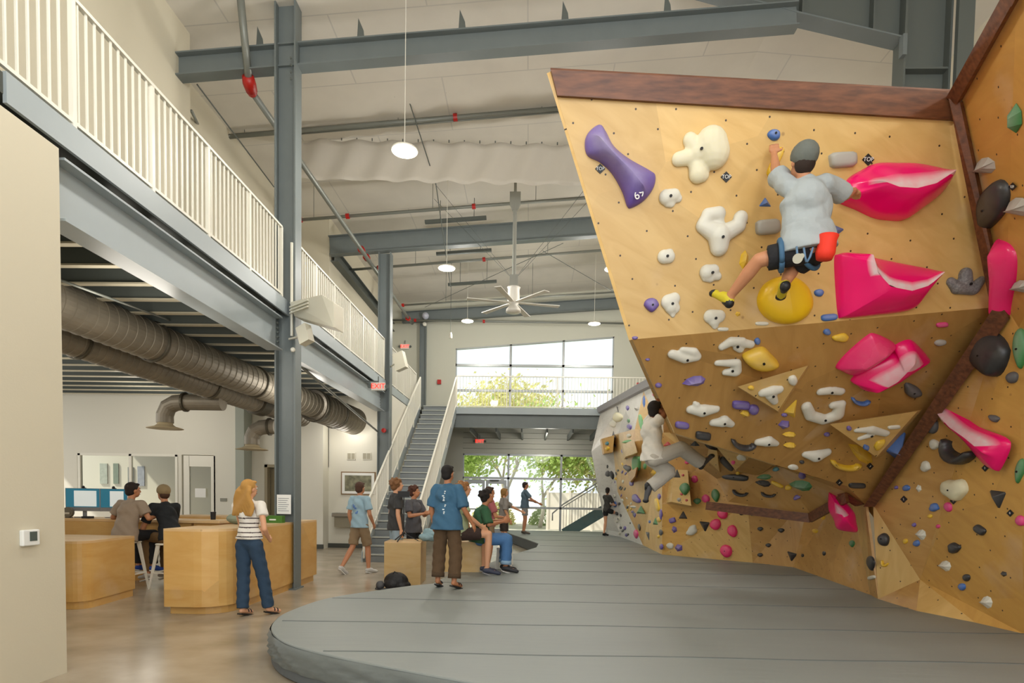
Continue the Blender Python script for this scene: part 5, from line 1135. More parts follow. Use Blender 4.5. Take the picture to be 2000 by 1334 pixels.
for x,y,r in((1558,505,.035),(1566,500,.018)): MB().cone(P(x,y,Y0-.2),P(x,y,Y0-.17),r,r,16).build('belay_device' if r>.03 else 'carabiner',mat('gear_grey','b9b6a4',.4,metal=.4),cl,smooth=False)
for x0,y0,x1,y1 in((1556,482,1558,500),(1570,484,1575,512),(1588,484,1576,512)): MB().tube([P(x0,y0,Y0-.17),P((x0+x1)/2,(y0+y1)/2+4,Y0-.19),P(x1,y1,Y0-.18)],.008,6).build('gear_sling',mat('gear_sling','5d7fa0',.6),cl,smooth=True)
# ---- hanging climber by the side of the prow
Y1=7.6
jh=J_(Y1,head=(1281,801,.0),neck=(1271,820,0),pelvis=(1276,893,.02),shL=(1265,826,.12),shR=(1283,824,-.14),elR=(1297,812,-.12),wrR=(1291,796,.1),elL=(1279,812,.25),wrL=(1290,794,.3),
 hiL=(1274,897,.1),hiR=(1279,896,-.08),knR=(1330,876,-.05),anR=(1370,905,.15),toR=(1388,892,.22),knL=(1306,922,.1),anL=(1268,953,.1),toL=(1262,975,.1))
build_person('climber in white shirt and pale trousers swinging from the left edge of the prow',jh,dict(skin='brown',hair='short',hc='1a1411',shirt=('off_white','d9d5cc'),pants=('pale_trousers','b6b0a5'),leg=1.93,wide=1.3,shoe='4a4a4c',sole='none',
 hem=.04,loose=1.12,sleeve=.55,look=(.8,.6,.15),vox=.011,handR=(-.2,.2,.9),handL=(.1,.1,.9)),.97)
# ------------------------------------------------------------ reception furniture
def rounded(pts,rad,n=6):
    out=[];N=len(pts)
    for i,(p,r) in enumerate(zip(pts,rad)):
        p=V(p[0],p[1],0)
        if r<=0: out.append((p.x,p.y)); continue
        a=V(*pts[i-1],0)-p;b=V(*pts[(i+1)%N],0)-p; a.normalize();b.normalize(); ang=a.angle(b); t=r/math.tan(ang/2); c=p+(a+b).normalized()*(r/math.sin(ang/2)); s=p+a*t;e=p+b*t; s0=(s-c);e0=(e-c)
        for k in range(n+1): q=s0.normalized().slerp(e0.normalized(),k/n)*r; out.append((c.x+q.x,c.y+q.y))
    return out
def inset(poly,d):
    c=V(sum(p[0] for p in poly)/len(poly),sum(p[1] for p in poly)/len(poly),0); return [(p[0]+(c.x-p[0])*d,p[1]+(c.y-p[1])*d) for p in poly]
def counter(name,poly,ztop,label,cat='counter',grp=None):
    cx=sum(p[0] for p in poly)/len(poly);cy=sum(p[1] for p in poly)/len(poly); r=thing(name,(cx,cy,0),label,cat,grp)
    uvbox(MB().prism(inset(poly,.06),0,.1).build('plinth',BIRCH,r)); uvbox(MB().prism(poly,.1,ztop-.03).build('body',BIRCH,r)); uvbox(MB().prism(poly,ztop-.03,ztop).build('worktop',BIRCHL,r)); return r
A0=Z(325,1198,0); A1=Z(620,1138,0); A0b=Z(455,1199,0)
pb=[(-4.42,6.98),(-3.52,6.98),(-3.33,9.9),(-3.95,9.95),(-4.0,9.4),(-4.12,9.4),(-4.2,7.75),(-4.42,7.75)]
pb=rounded([(-4.42,6.98),(-3.68,6.98),(-3.68,10.15),(-4.25,10.15),(-4.25,7.75),(-4.42,7.75)],[.03,.36,.02,.02,0,0])
counter('reception_counter',pb,1.05,'birch reception counter with a rounded corner, running back past the tall column')
pa=rounded([(-7.2,7.14),(-5.52,7.14),(-5.62,8.25),(-7.2,8.25)],[0,.18,.02,0])
counter('reception_counter',pa,.86,'low birch cabinet with a rounded corner beside the left wall')
c=thing('desk',(-6.2,9.6,0),'long birch desk with drawers where the two seated men work','desk')
uvbox(MB().box((-8.6,9.3,1.0),(-4.95,10.0,1.04)).build('desktop',BIRCHL,c)); uvbox(MB().box((-8.6,9.25,0),(-6.55,9.9,.998)).build('cabinet',BIRCH,c))
for x0,x1 in((-6.5,-5.9),(-5.86,-5.45),(-5.41,-5.0)):
    d=MB().box((x0,9.36,.83),(x1,9.9,.995)).build('drawer',BIRCH,c); uvbox(d); MB().cone(((x0+x1)/2,9.36,.91),((x0+x1)/2,9.34,.91),.012,.012,8).build('knob',BLACK,d)
uvbox(MB().box((-5.05,9.4,0),(-5.0,9.95,.83)).build('side_panel',BIRCH,c))
pc=rounded([(-6.6,10.7),(-5.45,10.7),(-5.45,11.4),(-6.6,11.4)],[.02,.3,.1,.02]); counter('reception_counter',pc,1.06,'short curved birch counter behind the reception, right of the desk')
# monitors
def monitor(px,py,Y,tilt,label,w=.55):
    p=P(px,py,Y); r=thing('monitor',(p.x,p.y,1.04),label,'monitor'); Rr=V(math.cos(tilt),math.sin(tilt),0); N=V(math.sin(tilt),-math.cos(tilt),0); up=V(0,0,1)
    c=V(p.x,p.y,1.04+.30); MB().obox(c,Rr*w/2,-N*.012,up*.19).build('housing',mat('monitor_silver','8d8f93',.4),r)
    MB().obox(c+N*.014+up*.03,Rr*(w/2-.01),N*.002,up*.155).build('screen',mat('screen_teal','2d6f86',.3,emit=.6),r)
    MB().obox(c+N*.018+up*.02+Rr*.04,Rr*(w/2-.1),N*.002,up*.13).build('screen_page',mat('screen_page','cfd6d4',.3,emit=.7),r)
    MB().box((p.x-.03,p.y+.02,1.05),(p.x+.03,p.y+.04,1.25)).build('stand',MATS['monitor_silver'],r); MB().box((p.x-.1,p.y-.08,1.042),(p.x+.1,p.y+.08,1.055)).build('foot',MATS['monitor_silver'],r)
    MB().ball(c+up*.21,.025,8,6).box((c.x-.03,c.y,c.z+.185),(c.x+.03,c.y+.03,c.z+.2)).build('webcam',BLACK,r)
monitor(163,985,9.62,.12,'silver desktop monitor at the left end of the desk, webcam on top'); monitor(222,975,9.75,.9,'second monitor half hidden behind the man in beige',.4)
p=P(133,985,9.5); r=thing('table_clock',(p.x,p.y,1.04),'small round dark clock standing left of the monitor','clock'); MB().lathe((p.x,p.y,1.13),[(0,-.02),(.085,-.02),(.09,0),(.085,.03),(0,.03)],20,(0,1,0)).build('case',mat('clock_case','6b6455',.5),r); MB().box((p.x-.04,p.y-.03,1.1),(p.x+.04,p.y-.022,1.13)).build('display',mat('clock_face','c9c3b4',.6),r)
MB().box((p.x-.05,p.y-.02,1.04),(p.x+.05,p.y+.04,1.05)).build('base',BLACK,r)
p=P(173,998,9.42); tag(MB().box((p.x-.06,9.34,1.04),(p.x+.06,9.46,1.075)).build('card_reader',BLACK),'black card reader on the desk in front of the left monitor','card reader')
p=P(372,1000,10.0); tag(MB().lathe((-5.3,9.75,1.04),[(0,0),(.04,0),(.045,.13),(0,.13)],14).build('tumbler',BLACK),'black tumbler on the desk behind the man in the beanie','tumbler')
tag(MB().ball((P(440,1020,9.1).x,9.1,1.055),(.16,.13,.08),14,8).build('cloth_heap',mat('sage_cloth','8b9682',.8,bump=.5,bscale=12)),'small heap of sage green cloth on the counter left of the woman','cloth')
def put(o,dz=0): o.location.z+=dz
bpy.data.objects['cloth_heap'].location=(-4.15,8.3,1.05)
# spray bottles, green box, bits on the long counter
def spray(x,y,label,hc,zc=1.05):
    r=thing('spray_bottle',(x,y,zc),label,'spray bottle'); MB().lathe((x,y,zc),[(0,0),(.05,0),(.055,.02),(.055,.16),(.02,.21),(.016,.24),(0,.24)],16).build('bottle',mat('bottle_white','dfe3ea',.3),r,smooth=True)
    MB().lathe((x,y,zc),[(.0556,.04),(.0565,.05),(.0565,.14),(.0556,.15)],16).build('sticker',mat('bottle_blue_label','4c6fc0',.5),r)
    h=MB().box((x-.02,y-.015,zc+.24),(x+.02,y+.015,zc+.3)).box((x-.06,y-.012,zc+.275),(x-.02,y+.012,zc+.3)).build('trigger_head',mat('trigger_'+hc,hc,.4),r)
    MB().box((x-.045,y-.008,zc+.21),(x-.03,y+.008,zc+.27)).build('trigger',mat('trigger_'+hc,hc,.4),r)
spray(-4.06,8.62,'white spray bottle with a yellow head on the reception counter','e8b90c'); spray(-3.92,8.5,'white spray bottle with an orange head beside the yellow-headed one','e0801c')
b=tag(MB().box((-3.98,8.8,1.05),(-3.73,8.92,1.16)).build('leaflet_box',mat('box_green','4b7a2c',.5)),'green leaflet box on the counter in front of the tall column','box')
MB().box((-3.92,8.794,1.09),(-3.82,8.801,1.11)).build('box_label',mat('paper','f4f4f0',.8),b)
tag(MB().lathe((-3.8,9.5,1.05),[(0,0),(.03,0),(.03,.12),(.012,.15),(0,.15)],12).build('hand_gel',mat('gel_green','9fc0a0',.3)),'small pale green pump bottle on the counter just past the column','bottle')
# notices on the column
tag(MB().box((-3.9,9.02,1.18),(-3.68,9.028,1.48)).build('paper_notice',mat('paper','f4f4f0',.8)),'white printed notice on the front of the tall column','notice')
nt=bpy.data.objects['paper_notice.001']
for k in range(7):
    MB().box((-3.88,9.016,1.42-.032*k),(-3.71-.02*(k%3),9.019,1.427-.032*k)).build('print_line',mat('print_grey','8a8c90',.8),nt)
tag(MB().box((-3.63,9.05,1.15),(-3.622,9.26,1.5)).build('paper_notice',MATS['paper']),'white notice on the right side of the tall column','notice')
# stools
def stool(x,y,label,h=.72,m=WHITE):
    r=thing('bar_stool',(x,y,0),label,'stool'); MB().box((x-.16,y-.16,h-.03),(x+.16,y+.16,h)).build('seat',m,r,bevel=.02)
    for sx in(-1,1):
        for sy in(-1,1):
            a=V(x+sx*.14,y+sy*.14,h-.03);b=V(x+sx*.22,y+sy*.22,0); d=(b-a); t=V(-sy*sx,1,0).normalized()
            MB().slab([a+V(sx*.015,0,0),a-V(sx*.045,0,0),b-V(sx*.012,0,0),b+V(sx*.012,0,0)],(0,-sy*.02,0)).build('leg',m,r)
    rg=MB(); z=.25; q=.19
    for p0,p1 in(((-q,-q),(q,-q)),((q,-q),(q,q)),((q,q),(-q,q)),((-q,q),(-q,-q))): rg.bar((x+p0[0],y+p0[1],z),(x+p1[0],y+p1[1],z),.018,.018)
    rg.build('foot_ring',m,r)
q0=P(244,1040,8.7); stool(q0.x,q0.y,'white metal bar stool under the man in the beige t-shirt',.74); q1_=P(334,1040,9.0); stool(q1_.x,q1_.y,'white metal bar stool under the man in the beanie',.7)
# ------------------------------------------------------------ plywood boxes, bag, tripod, backpack
def plybox(name,px0,px1,Y,dep,h,rot,label,z0=0.):
    a,b=P(px0,1000,Y),P(px1,1000,Y); a.z=b.z=0; w=(b-a).length; c=a; t=math.radians(rot); rx=V(math.cos(t),math.sin(t),0); ry=V(-math.sin(t),math.cos(t),0)
    pts=[(c+rx*w*i+ry*dep*j) for i,j in((0,0),(1,0),(1,1),(0,1))]; r=thing(name,((pts[0]+pts[2])/2).to_tuple()[:2]+(z0,),label,'plywood box')
    uvbox(MB().prism([(p.x,p.y) for p in pts],z0,z0+h-.02).build('body',PLYBOX,r)); uvbox(MB().prism([(p.x,p.y) for p in pts],z0+h-.02,z0+h).build('lid',BIRCHL,r)); return r
plybox('plyometric_box',751,822,9.75,.75,.72,3,'plywood jump box standing at the edge of the mat behind the black backpack')
plybox('plyometric_box',850,952,9.25,.7,.48,3,'second plywood box on the mat edge, under the two seated men',.3)
r=thing('bench',P(985,1090,9.9).to_tuple()[:2]+(.3,),'white low step bench right of the seated man in green','bench'); x=r.location.x; 
MB().box((x-.12,9.7,.62),(x+.12,10.5,.66)).build('seat',WHITE,r)
for yy in(9.74,10.44): MB().slab([(x+.06,yy,.62),(x+.12,yy,.62),(x+.14,yy,.3),(x+.08,yy,.3)],(0,.03,0)).build('leg',WHITE,r); MB().slab([(x-.06,yy,.62),(x-.12,yy,.62),(x-.14,yy,.3),(x-.08,yy,.3)],(0,.03,0)).build('leg',WHITE,r)
p=P(838,1060,10.05); r=thing('tote_bag',(p.x,10.05,.72),'pale blue crumpled fabric bag on the plywood box','bag')
b=MB().ball((p.x,10.05,.79),(.19,.13,.075),14,8).ball((p.x+.02,10.07,.88),(.13,.1,.07),14,8).ball((p.x+.1,10.02,.84),(.1,.09,.06),12,8); R_=remesh(b,.014,2)
for v in R_.v: v.z+=.012*math.sin(v.x*45)*math.cos(v.y*38); v.z=max(v.z,.722)
R_.build('fabric',mat('bag_blue','8aa7b0',.8,bump=.8,bscale=14),r,smooth=True)
p=P(788,1068,9.95); r=thing('tripod',(p.x,9.95,.72),'black phone tripod standing on the plywood box in front of the boys','tripod')
top=V(p.x,9.95,1.5); hub=V(p.x,9.95,.86); MB().cone((p.x,9.95,.8),top,.012,.009,8).build('column',BLACK,r)
for a in(.3,2.4,4.5): MB().bar(hub,(p.x+.25*math.cos(a),9.95+.25*math.sin(a),.727),.014,.014).build('leg',BLACK,r)
MB().box((p.x-.1,9.93,1.47),(p.x+.1,9.95,1.57)).build('phone',BLACK,r); MB().ball(hub,.028,8,6).build('hub',BLACK,r)
p=Z(775,1150,0); r=thing('backpack',(p.x,p.y,0),'black backpack lying on the floor beside the plywood box','backpack'); x,y=p.x,p.y-.05
b=MB().ball((x,y,.13),(.2,.13,.15),14,10).ball((x+.09,y,.07),(.15,.13,.08),12,8).ball((x-.05,y-.08,.09),(.13,.07,.09),12,8); R_=remesh(b,.014,2)
for v in R_.v: v.z=max(v.z,.003)
R_.build('bag',mat('backpack_black','141416',.6,bump=.4,bscale=20),r,smooth=True)
MB().tube([(x-.15,y-.05,.1),(x-.27,y-.1,.08),(x-.3,y-.12,.02),(x-.2,y-.14,.012),(x-.1,y-.12,.03)],.014,6).build('strap',BLACK,r); MB().tube([(x-.03,y-.1,.26),(x,y-.12,.3),(x+.05,y-.11,.27)],.008,6).build('handle',BLACK,r)
R2=MB().ball((x-.24,y-.06,.07),(.07,.08,.07),10,8).build('bottle_pocket',mat('mesh_grey','4a4b4d',.7),r,smooth=True)
# ------------------------------------------------------------ on the walls
p=V(-3.765,4.16,0); a=atx(55,1050,-3.765); r=thing('thermostat',(-3.765,a[1],a[2]-.07),'white square thermostat on the near left wall','thermostat'); y,z=a[1],a[2]
MB().box((-3.77,y-.075,z-.06),(-3.735,y+.075,z+.06)).build('housing',mat('plastic_white','e9ebe8',.35),r,bevel=.008); MB().box((-3.735,y-.02,z-.025),(-3.732,y+.045,z+.045)).build('display',mat('lcd_grey','55605c',.2),r)
a0,a1=P(666,921,16.36),P(733,967,16.36); r=thing('framed_picture',((a0.x+a1.x)/2,16.38,a1.z),'framed picture of trees on the corridor wall above the drinking fountain','picture')
MB().box((a0.x,16.36,a1.z),(a1.x,16.4,a0.z)).build('frame',mat('frame_wood','8a6e4c',.5),r); MB().box((a0.x+.03,16.355,a1.z+.03),(a1.x-.03,16.362,a0.z-.03)).build('mount',MATS['paper'],r)
MB().box((a0.x+.11,16.35,a1.z+.1),(a1.x-.11,16.357,a0.z-.1)).build('print',mat('print_trees','a3a184',.7,noise=.6,nscale=7,col2='5c5a48'),r)
for px in(686,716):
    a=P(px,891,16.38); r=thing('wall_louvre',(a.x,16.39,a.z-.12),'small white double louvre on the corridor wall above the picture','louvre','pair of louvres above the picture'); MB().box((a.x-.12,16.37,a.z-.1),(a.x+.12,16.4,a.z+.1)).build('frame',PAINTW,r)
    for k in(-1,1): MB().box((a.x+k*.055-.045,16.362,a.z-.08),(a.x+k*.055+.045,16.371,a.z+.08)).build('slats',mat('louvre_shade','a9a38f',.6),r)
a=P(672,1008,16.2); r=thing('drinking_fountain',(a.x,16.25,.62),'steel drinking fountain on the corridor wall under the picture','drinking fountain')
MB().box((a.x-.3,16.02,.88),(a.x+.3,16.38,.99)).build('basin',mat('brushed_steel','a3a097',.3,metal=.7),r,bevel=.02); MB().box((a.x-.24,16.1,.6),(a.x+.26,16.38,.88)).build('cabinet',mat('fountain_tan','8d8570',.5),r); MB().lathe((a.x+.08,16.2,.99),[(.02,0),(.02,.06),(0,.07)],10).build('spout',WHITE,r)
tag(MB().box((P(435,974,16).x-.09,16.03,1.25),(P(435,974,16).x+.09,16.05,1.34)).build('light_switch',mat('switch_grey','8e8d80',.5)),'grey double light switch beside the office door','switch')
for px,py,w_,h_,lab in((202,925,.26,.7,'pale poster on the far office wall, leftmost of four seen through the glass'),(226,925,.18,.7,'green-grey poster on the far office wall, second from the left'),(255,930,.2,.62,'plain grey poster on the far office wall, third from the left'),(275,930,.24,.68,'dotted poster on the far office wall, rightmost of the four')):
    a=P(px,py,19.97); r=tag(MB().box((a.x-w_/2,19.97,a.z-h_/2),(a.x+w_/2,20,a.z+h_/2)).build('poster',mat('poster_%d'%px,{202:'b5b9a6',226:'7d8a72',255:'8c8e86',275:'a3a6ac'}[px],.7,noise=.35,nscale=9)),lab,'poster')
# exit signs
def exit_sign(c,xd,w,label,glow=2.2,arms=True):
    c=V(c); xd=V(xd).normalized(); n=V(xd.y,-xd.x,0); h=w*.58; r=thing('exit_sign',c-V(0,0,h/2),label,'exit sign')
    MB().obox(c,xd*w/2,n*.03,V(0,0,h/2)).build('housing',mat('exit_housing','e9e4dc',.4),r)
    text('lettering','EXIT',c+n*.033,xd,(0,0,1),h*.92,mat('exit_red','ff2a18',.4,emit=glow),r,.003)
    for s in(-1,1): MB().lathe(c+xd*s*(w/2+.05),[(0,-.03),(.035,-.03),(.045,.03),(0,.03)],10,n).build('lamp_head',STEELD,r); 
    MB().bar(c+V(0,0,h/2),c+V(0,0,h/2+.14),.02,.02,(0,1,0)).build('bracket',STEELD,r); return r
a=P(739,755,13.4); MB().bar((a.x,13.43,a.z+.12),(-3.78,13.43,a.z+.12),.025,.025).build('arm',STEELD,exit_sign((a.x,13.4,a.z),(1,0,0),.3,'red lit EXIT sign hanging under the mezzanine beam by the second column'))
a=P(791,677,22.56); exit_sign((a.x,22.56,a.z),(1,0,0),.32,'small red EXIT sign high on the far wall above the stair')
a=P(937,862,22.55); exit_sign((a.x,22.55,a.z),(1,0,0),.32,'red EXIT sign over the far glazed doors under the bridge')
for px,py,lab in((858,746,'red fire alarm on the far wall beside the upper window'),(1247,752,'red fire alarm behind the railing at the right end of the bridge')):
    a=P(px,py,22.55); tag(MB().box((a.x-.07,22.5,a.z-.08),(a.x+.07,22.6,a.z+.08)).build('fire_alarm',RED),lab,'fire alarm')
a=P(748,840,15.2); tag(MB().lathe((a.x,15.31,a.z),[(0,0),(.06,0),(.06,.05),(0,.06)],12,(0,-1,0)).build('alarm_bell',RED),'small red round bell on the second column','bell')
# heater box, speakers, cameras
a=P(612,606,8.35); r=thing('unit_heater',(a.x,8.35,a.z-.3),'white wedge-shaped heater unit mounted beside the tall column at the railing','heater')
pts=[P(565,590,8.9),P(628,575,8.3),P(652,590,8.2),P(652,640,8.2),P(575,618,8.9)]
HW=mat('heater_white','dedac8',.45)
MB().slab(pts,(.05,.28,0)).build('housing',HW,r,bevel=.01)
for k in range(3): q=P(566,600+6*k,8.86); MB().bar(q,q+V(.4,-.33,0),.02,.02).build('fin',HW,r)
a=P(596,654,8.75); r=thing('loudspeaker',a-V(0,0,.12),'beige box loudspeaker on a bracket on the tall column','speaker'); MB().obox(a,V(.08,-.03,.03),V(.02,.07,0),V(-.03,0,.12)).build('cabinet',HW,r); MB().bar(a+V(-.05,.05,0),(-3.7,9.0,a.z),.025,.025).build('bracket',HW,r)
a=P(782,706,15.0); r=thing('loudspeaker',a-V(0,0,.15),'pale loudspeaker box in front of the railing beyond the second column','speaker'); MB().obox(a,V(.13,-.03,.05),V(.02,.09,0),V(-.05,0,.2)).build('cabinet',HW,r); MB().bar(a+V(-.08,.03,0),(-3.66,15.4,a.z-.05),.025,.025).build('bracket',HW,r)
a=P(572,683,8.93); r=thing('security_camera',a,'small white dome camera on the tall column under the heater','camera'); MB().ball(a,.035,10,8).build('dome',PAINTW,r); MB().bar(a,(-3.68,9.05,a.z),.02,.02).build('bracket',PAINTW,r)
MB().bar((-3.66,9.0,3.9),(-3.66,9.0,5.3),.03,.03,(0,1,0)).build('conduit',PAINTW,bpy.data.objects['steel_column'])
a=P(831,617,22.2); tag(MB().ball(a,.13,12,8).build('dome_camera',mat('dome_lilac','b9bccb',.3)),'pale round dome on top of the slim far column','dome'); a=P(830,634,22.33); tag(MB().lathe(a,[(0,0),(.07,0),(.07,.1),(.03,.12),(0,.12)],12,(0,-1,0)).build('security_camera',PAINTW),'small white camera on the slim far column under the dome','camera')
a=P(880,662,19.0); r=thing('hanging_sensor',a,'small white sensor hanging on a long cord left of the upper window','sensor'); MB().lathe(a,[(0,0),(.05,.02),(.05,.14),(.03,.2),(0,.2)],12).build('body',WHITE,r); MB().cone(a+V(0,0,.2),(a.x,a.y,ceilz(a.x)),.008,.008,5).build('cord',STEELD,r)
# ------------------------------------------------------------ pendants, fan, pipes, ducts
LED=mat('led_disc','fff6e6',.4,emit=16)
PL=['round white pendant lamp nearest the camera, below the sagging ceiling curtain','round white pendant lamp above the fan to its left','lit round pendant lamp just beside the edge of the prow','small round pendant lamp near the far wall, left one','small round pendant lamp near the far wall, right one']
vis={4:0,5:1,6:2,7:3,8:4}
for i,(x,y,z) in enumerate(LAMPS):
    r=thing('pendant_lamp',(x,y,z),PL[vis[i]] if i in vis else 'round pendant lamp out of view behind the wall or the camera','pendant lamp','pendant lamps of the hall')
    MB().lathe((x,y,z),[(0,.075),(.05,.075),(.09,.03),(.19,.02),(.2,0),(.185,-.01)],24).build('housing',WHITE,r,smooth=True); MB().lathe((x,y,z-.006),[(0,0),(.183,0),(.183,.006),(0,.006)],24).build('diffuser',LED,r)
    MB().cone((x,y,z+.07),(x,y,ceilz(x)),.006,.006,5).build('cord',WHITE,r)
# big fan
a=P(1003,592,13.3); x,y,z=a; r=thing('ceiling_fan',a,'large white six-bladed ceiling fan on a long drop rod','ceiling fan')
FW=mat('fan_white','e2dfd6',.4); FG=mat('fan_grey','8f9088',.4)
MB().lathe(a,[(0,-.22),(.17,-.2),(.16,-.14),(.09,-.05),(.12,0),(.14,.06),(.13,.3),(.15,.34),(0,.34)],20).build('motor_housing',FW,r,smooth=True)
zt_=7.75+.074*(x+5.5)
for k in range(6):
    t=k*math.pi/3+.22; d=V(math.cos(t),math.sin(t),0); s=V(-d.y,d.x,0); MB().slab([a+d*.12+s*.05,a+d*1.05+s*.085,a+d*1.05-s*.06,a+d*.12-s*.05],(0,0,.015)).build('blade',FW,r)
MB().cone(a+V(0,0,.34),(x,y,zt_-.1),.045,.045,12).build('down_rod',FG,r)
MB().box((x-.09,y-.09,z+.36),(x+.09,y+.09,z+.6)).build('gearbox',FG,r); MB().slab([(x-.12,y-.04,zt_+.1),(x+.12,y-.04,zt_+.1),(x+.12,y-.04,zt_-.15),(x+.05,y-.04,zt_-.3),(x-.05,y-.04,zt_-.3),(x-.12,y-.04,zt_-.15)],(0,.08,0)).build('mounting_yoke',FG,r)
MB().bar((x,y,zt_+.1),(x,y,ceilz(x)),.06,.06,(0,1,0)).build('upper_bracket',FG,r)
for k in range(4):
    q=V((2.1 if k%2 else -2.1),(1.8 if k//2 else .6),0); MB().cone(a+V(0,0,.5),(x+q.x,y+q.y,ceilz(x+q.x)),.005,.005,4).build('guy_wire',STEELD,r)
# sprinkler pipes (right to left, parallel to the roof beams) with red couplings
PIPE=mat('pipe_grey','80837c',.4,metal=.2)
def coupling(r,c,ax,w=.07,rad=.055):
    MB().cone(c-ax*w/2,c+ax*w/2,rad,rad,12).build('coupling',RED,r)
def pipe(pts,rad,label,coup=(),hang=(),grp=None):
    pts=[V(p) for p in pts]; r=thing('sprinkler_pipe',pts[0],label,'pipe',grp); MB().tube(pts,rad,10).build('pipe',PIPE,r,smooth=True)
    ax=(pts[-1]-pts[0]).normalized()
    for t in coup: coupling(r,pts[0].lerp(pts[-1],t),ax,.08,rad+.025)
    for t in hang:
        c=pts[0].lerp(pts[-1],t); MB().cone(c,(c.x,c.y,max(ceilz(c.x),c.z+.05)),.006,.006,5).build('hanger_rod',STEELD,r)
    return r
def cross(px0,py0,px1,py1,Y,rad,label,coup=(),hang=()):
    return pipe([P(px0,py0,Y),P(px1,py1,Y)],rad,label,coup,hang)
cross(384,272,1180,205,11.9,.045,'thick grey sprinkler pipe crossing under the near ceiling',(.075,.25,.64),(.12,.5,.85))
cross(580,262,1180,212,11.95,.016,'thin conduit just above the thick near sprinkler pipe',(),(.3,.8))
cross(580,430,1250,378,13.9,.035,'grey sprinkler pipe in front of the second roof beam',(.01,.15,.52),(.05,.4,.7))
cross(684,527,1200,487,17.0,.035,'grey sprinkler pipe behind the second roof beam',(.11,.51),(.25,.75))
cross(787,596,1210,570,19.6,.03,'thin grey sprinkler pipe near the far wall',(.0,),(.2,.6))
cross(765,625,1230,632,22.0,.035,'grey pipe running across the far wall above the upper window',(.1,.39),())
# mains rising from top left and running away under the roof
q=[P(466,-40,8.7),P(486,160,9.2)]; r=pipe(q,.055,'thick grey main pipe dropping from the roof at top left, with a red elbow',(),())
MB().tube([P(484,148,9.17),P(487,163,9.25),P(492,180,9.35)],[.085,.1,.085],10).build('elbow',RED,r,smooth=True)
pipe([P(491,178,9.35),P(608,346,11.3),P(745,545,16.2),P(805,632,21.8)],.05,'long grey main pipe running away under the roof behind the tall column',(.0,),())
r=COL.objects[-1]
for px,py,Y in((706,488,14.8),(716,503,15.2),(797,622,20.9)): 
    c=P(px,py,Y); m_=[o for o in COL.objects if o.get('label','').startswith('long grey main')][0]; coupling(m_,c,V(.05,1,-.02).normalized(),.1,.085)
pipe([P(374,217,9.9),P(396,262,11.7)],.025,'short grey pipe against the left mezzanine wall joining the crossing pipe',(),())
# cable tray lines of the roof: thin rods along the ceiling
for px0,py0,Y0_,px1,py1,Y1_ in((790,170,11.3,845,340,12.6),(880,560,17.5,850,350,12.6),(385,165,9.8,535,365,12.8)):
    p,q=P(px0,py0,Y0_),P(px1,py1,Y1_); tag(MB().tube([p,q],.012,6).build('roof_cable',STEELD),'thin dark cable running under the roof liner','cable','thin cables under the roof')
tag(MB().tube([P(1060,490,15.6),P(1250,600,18.5)],.008,5).tube([P(1100,475,15.6),P(830,600,20)],.008,5).build('wind_brace',STEELD),'pair of thin crossed brace wires under the roof behind the fan','brace wire')
# sagging white fabric curtain across the roof
b=MB(); N=60; p0,p1=P(578,272,12.4),P(1180,285,12.4); rows=8
for i in range(N+1):
    t=i/N; top=p0.lerp(p1,t); h=.78
    for j in range(rows+1): b.v.append(V(top.x,top.y+.05*math.sin(i*.9+j*.4)+.05*math.sin(j/rows*3.14),top.z-h*j/rows-.03*abs(math.sin(i*.52))*(j/rows)))
for i in range(N):
    for j in range(rows): a=i*(rows+1)+j; b.f.append((a,a+rows+1,a+rows+2,a+1)); b.fm.append(0)
r=thing('fabric_curtain',p0,'white sagging fabric strip hung across the roof behind the nearest pendant','curtain'); o=b.build('fabric',mat('curtain_fabric','cbc4b7',.6,bump=.3,bscale=4),r,smooth=True); o.modifiers.new('s','SOLIDIFY').thickness=.006
for i in range(0,21): c=p0.lerp(p1,i/20); MB().cone(c,c+V(0,0,.05),.012,.012,6).build('grommet',STEELD,r)
# spiral ducts
def duct(pts,rad,label,bands=(),ribs=.16,caps=True):
    pts=[V(p) for p in pts]; r=thing('ventilation_duct',pts[0]-V(0,0,rad),label,'duct'); b=MB()
    prof=[]; L=(pts[-1]-pts[0]).length; ax=(pts[-1]-pts[0]).normalized(); n=int(L/ribs)
    for k in range(n+1):
        z=L*k/n; prof+=[(rad,z),(rad+.009,z+.006),(rad,z+.012)]
    b.lathe(pts[0],prof,32,ax); b.build('tube',GAL,r,smooth=False)
    for t,w,dr in bands:
        c=pts[0]+ax*L*t; MB().lathe(c,[(rad+.01,-w/2),(rad+dr,-w/2+.01),(rad+dr,w/2-.01),(rad+.01,w/2)],32,ax).build('band',mat('duct_band','5c574b',.45,metal=.6),r)
    return r
a,bb=V(-6.15,7.3,3.9),V(-5.15,13.9,3.6); dr=bb-a
duct([a-dr*.35,bb],.29,'upper large spiral ventilation duct under the mezzanine',((.2,.05,.03),(.46,.05,.03),(.75,.05,.03)))
duct([bb,bb+dr.normalized()*2.2],.36,'widened end section of the upper ventilation duct, passing behind the column',((.05,.12,.03),(.5,.05,.03)))
a2,b2=V(-6.95,8.2,3.77),V(-5.75,14.8,3.45)
duct([a2-(b2-a2)*.3,b2],.25,'lower large spiral ventilation duct beside the upper one',((.3,.05,.03),(.62,.05,.03),(.8,.3,.05)),.12)
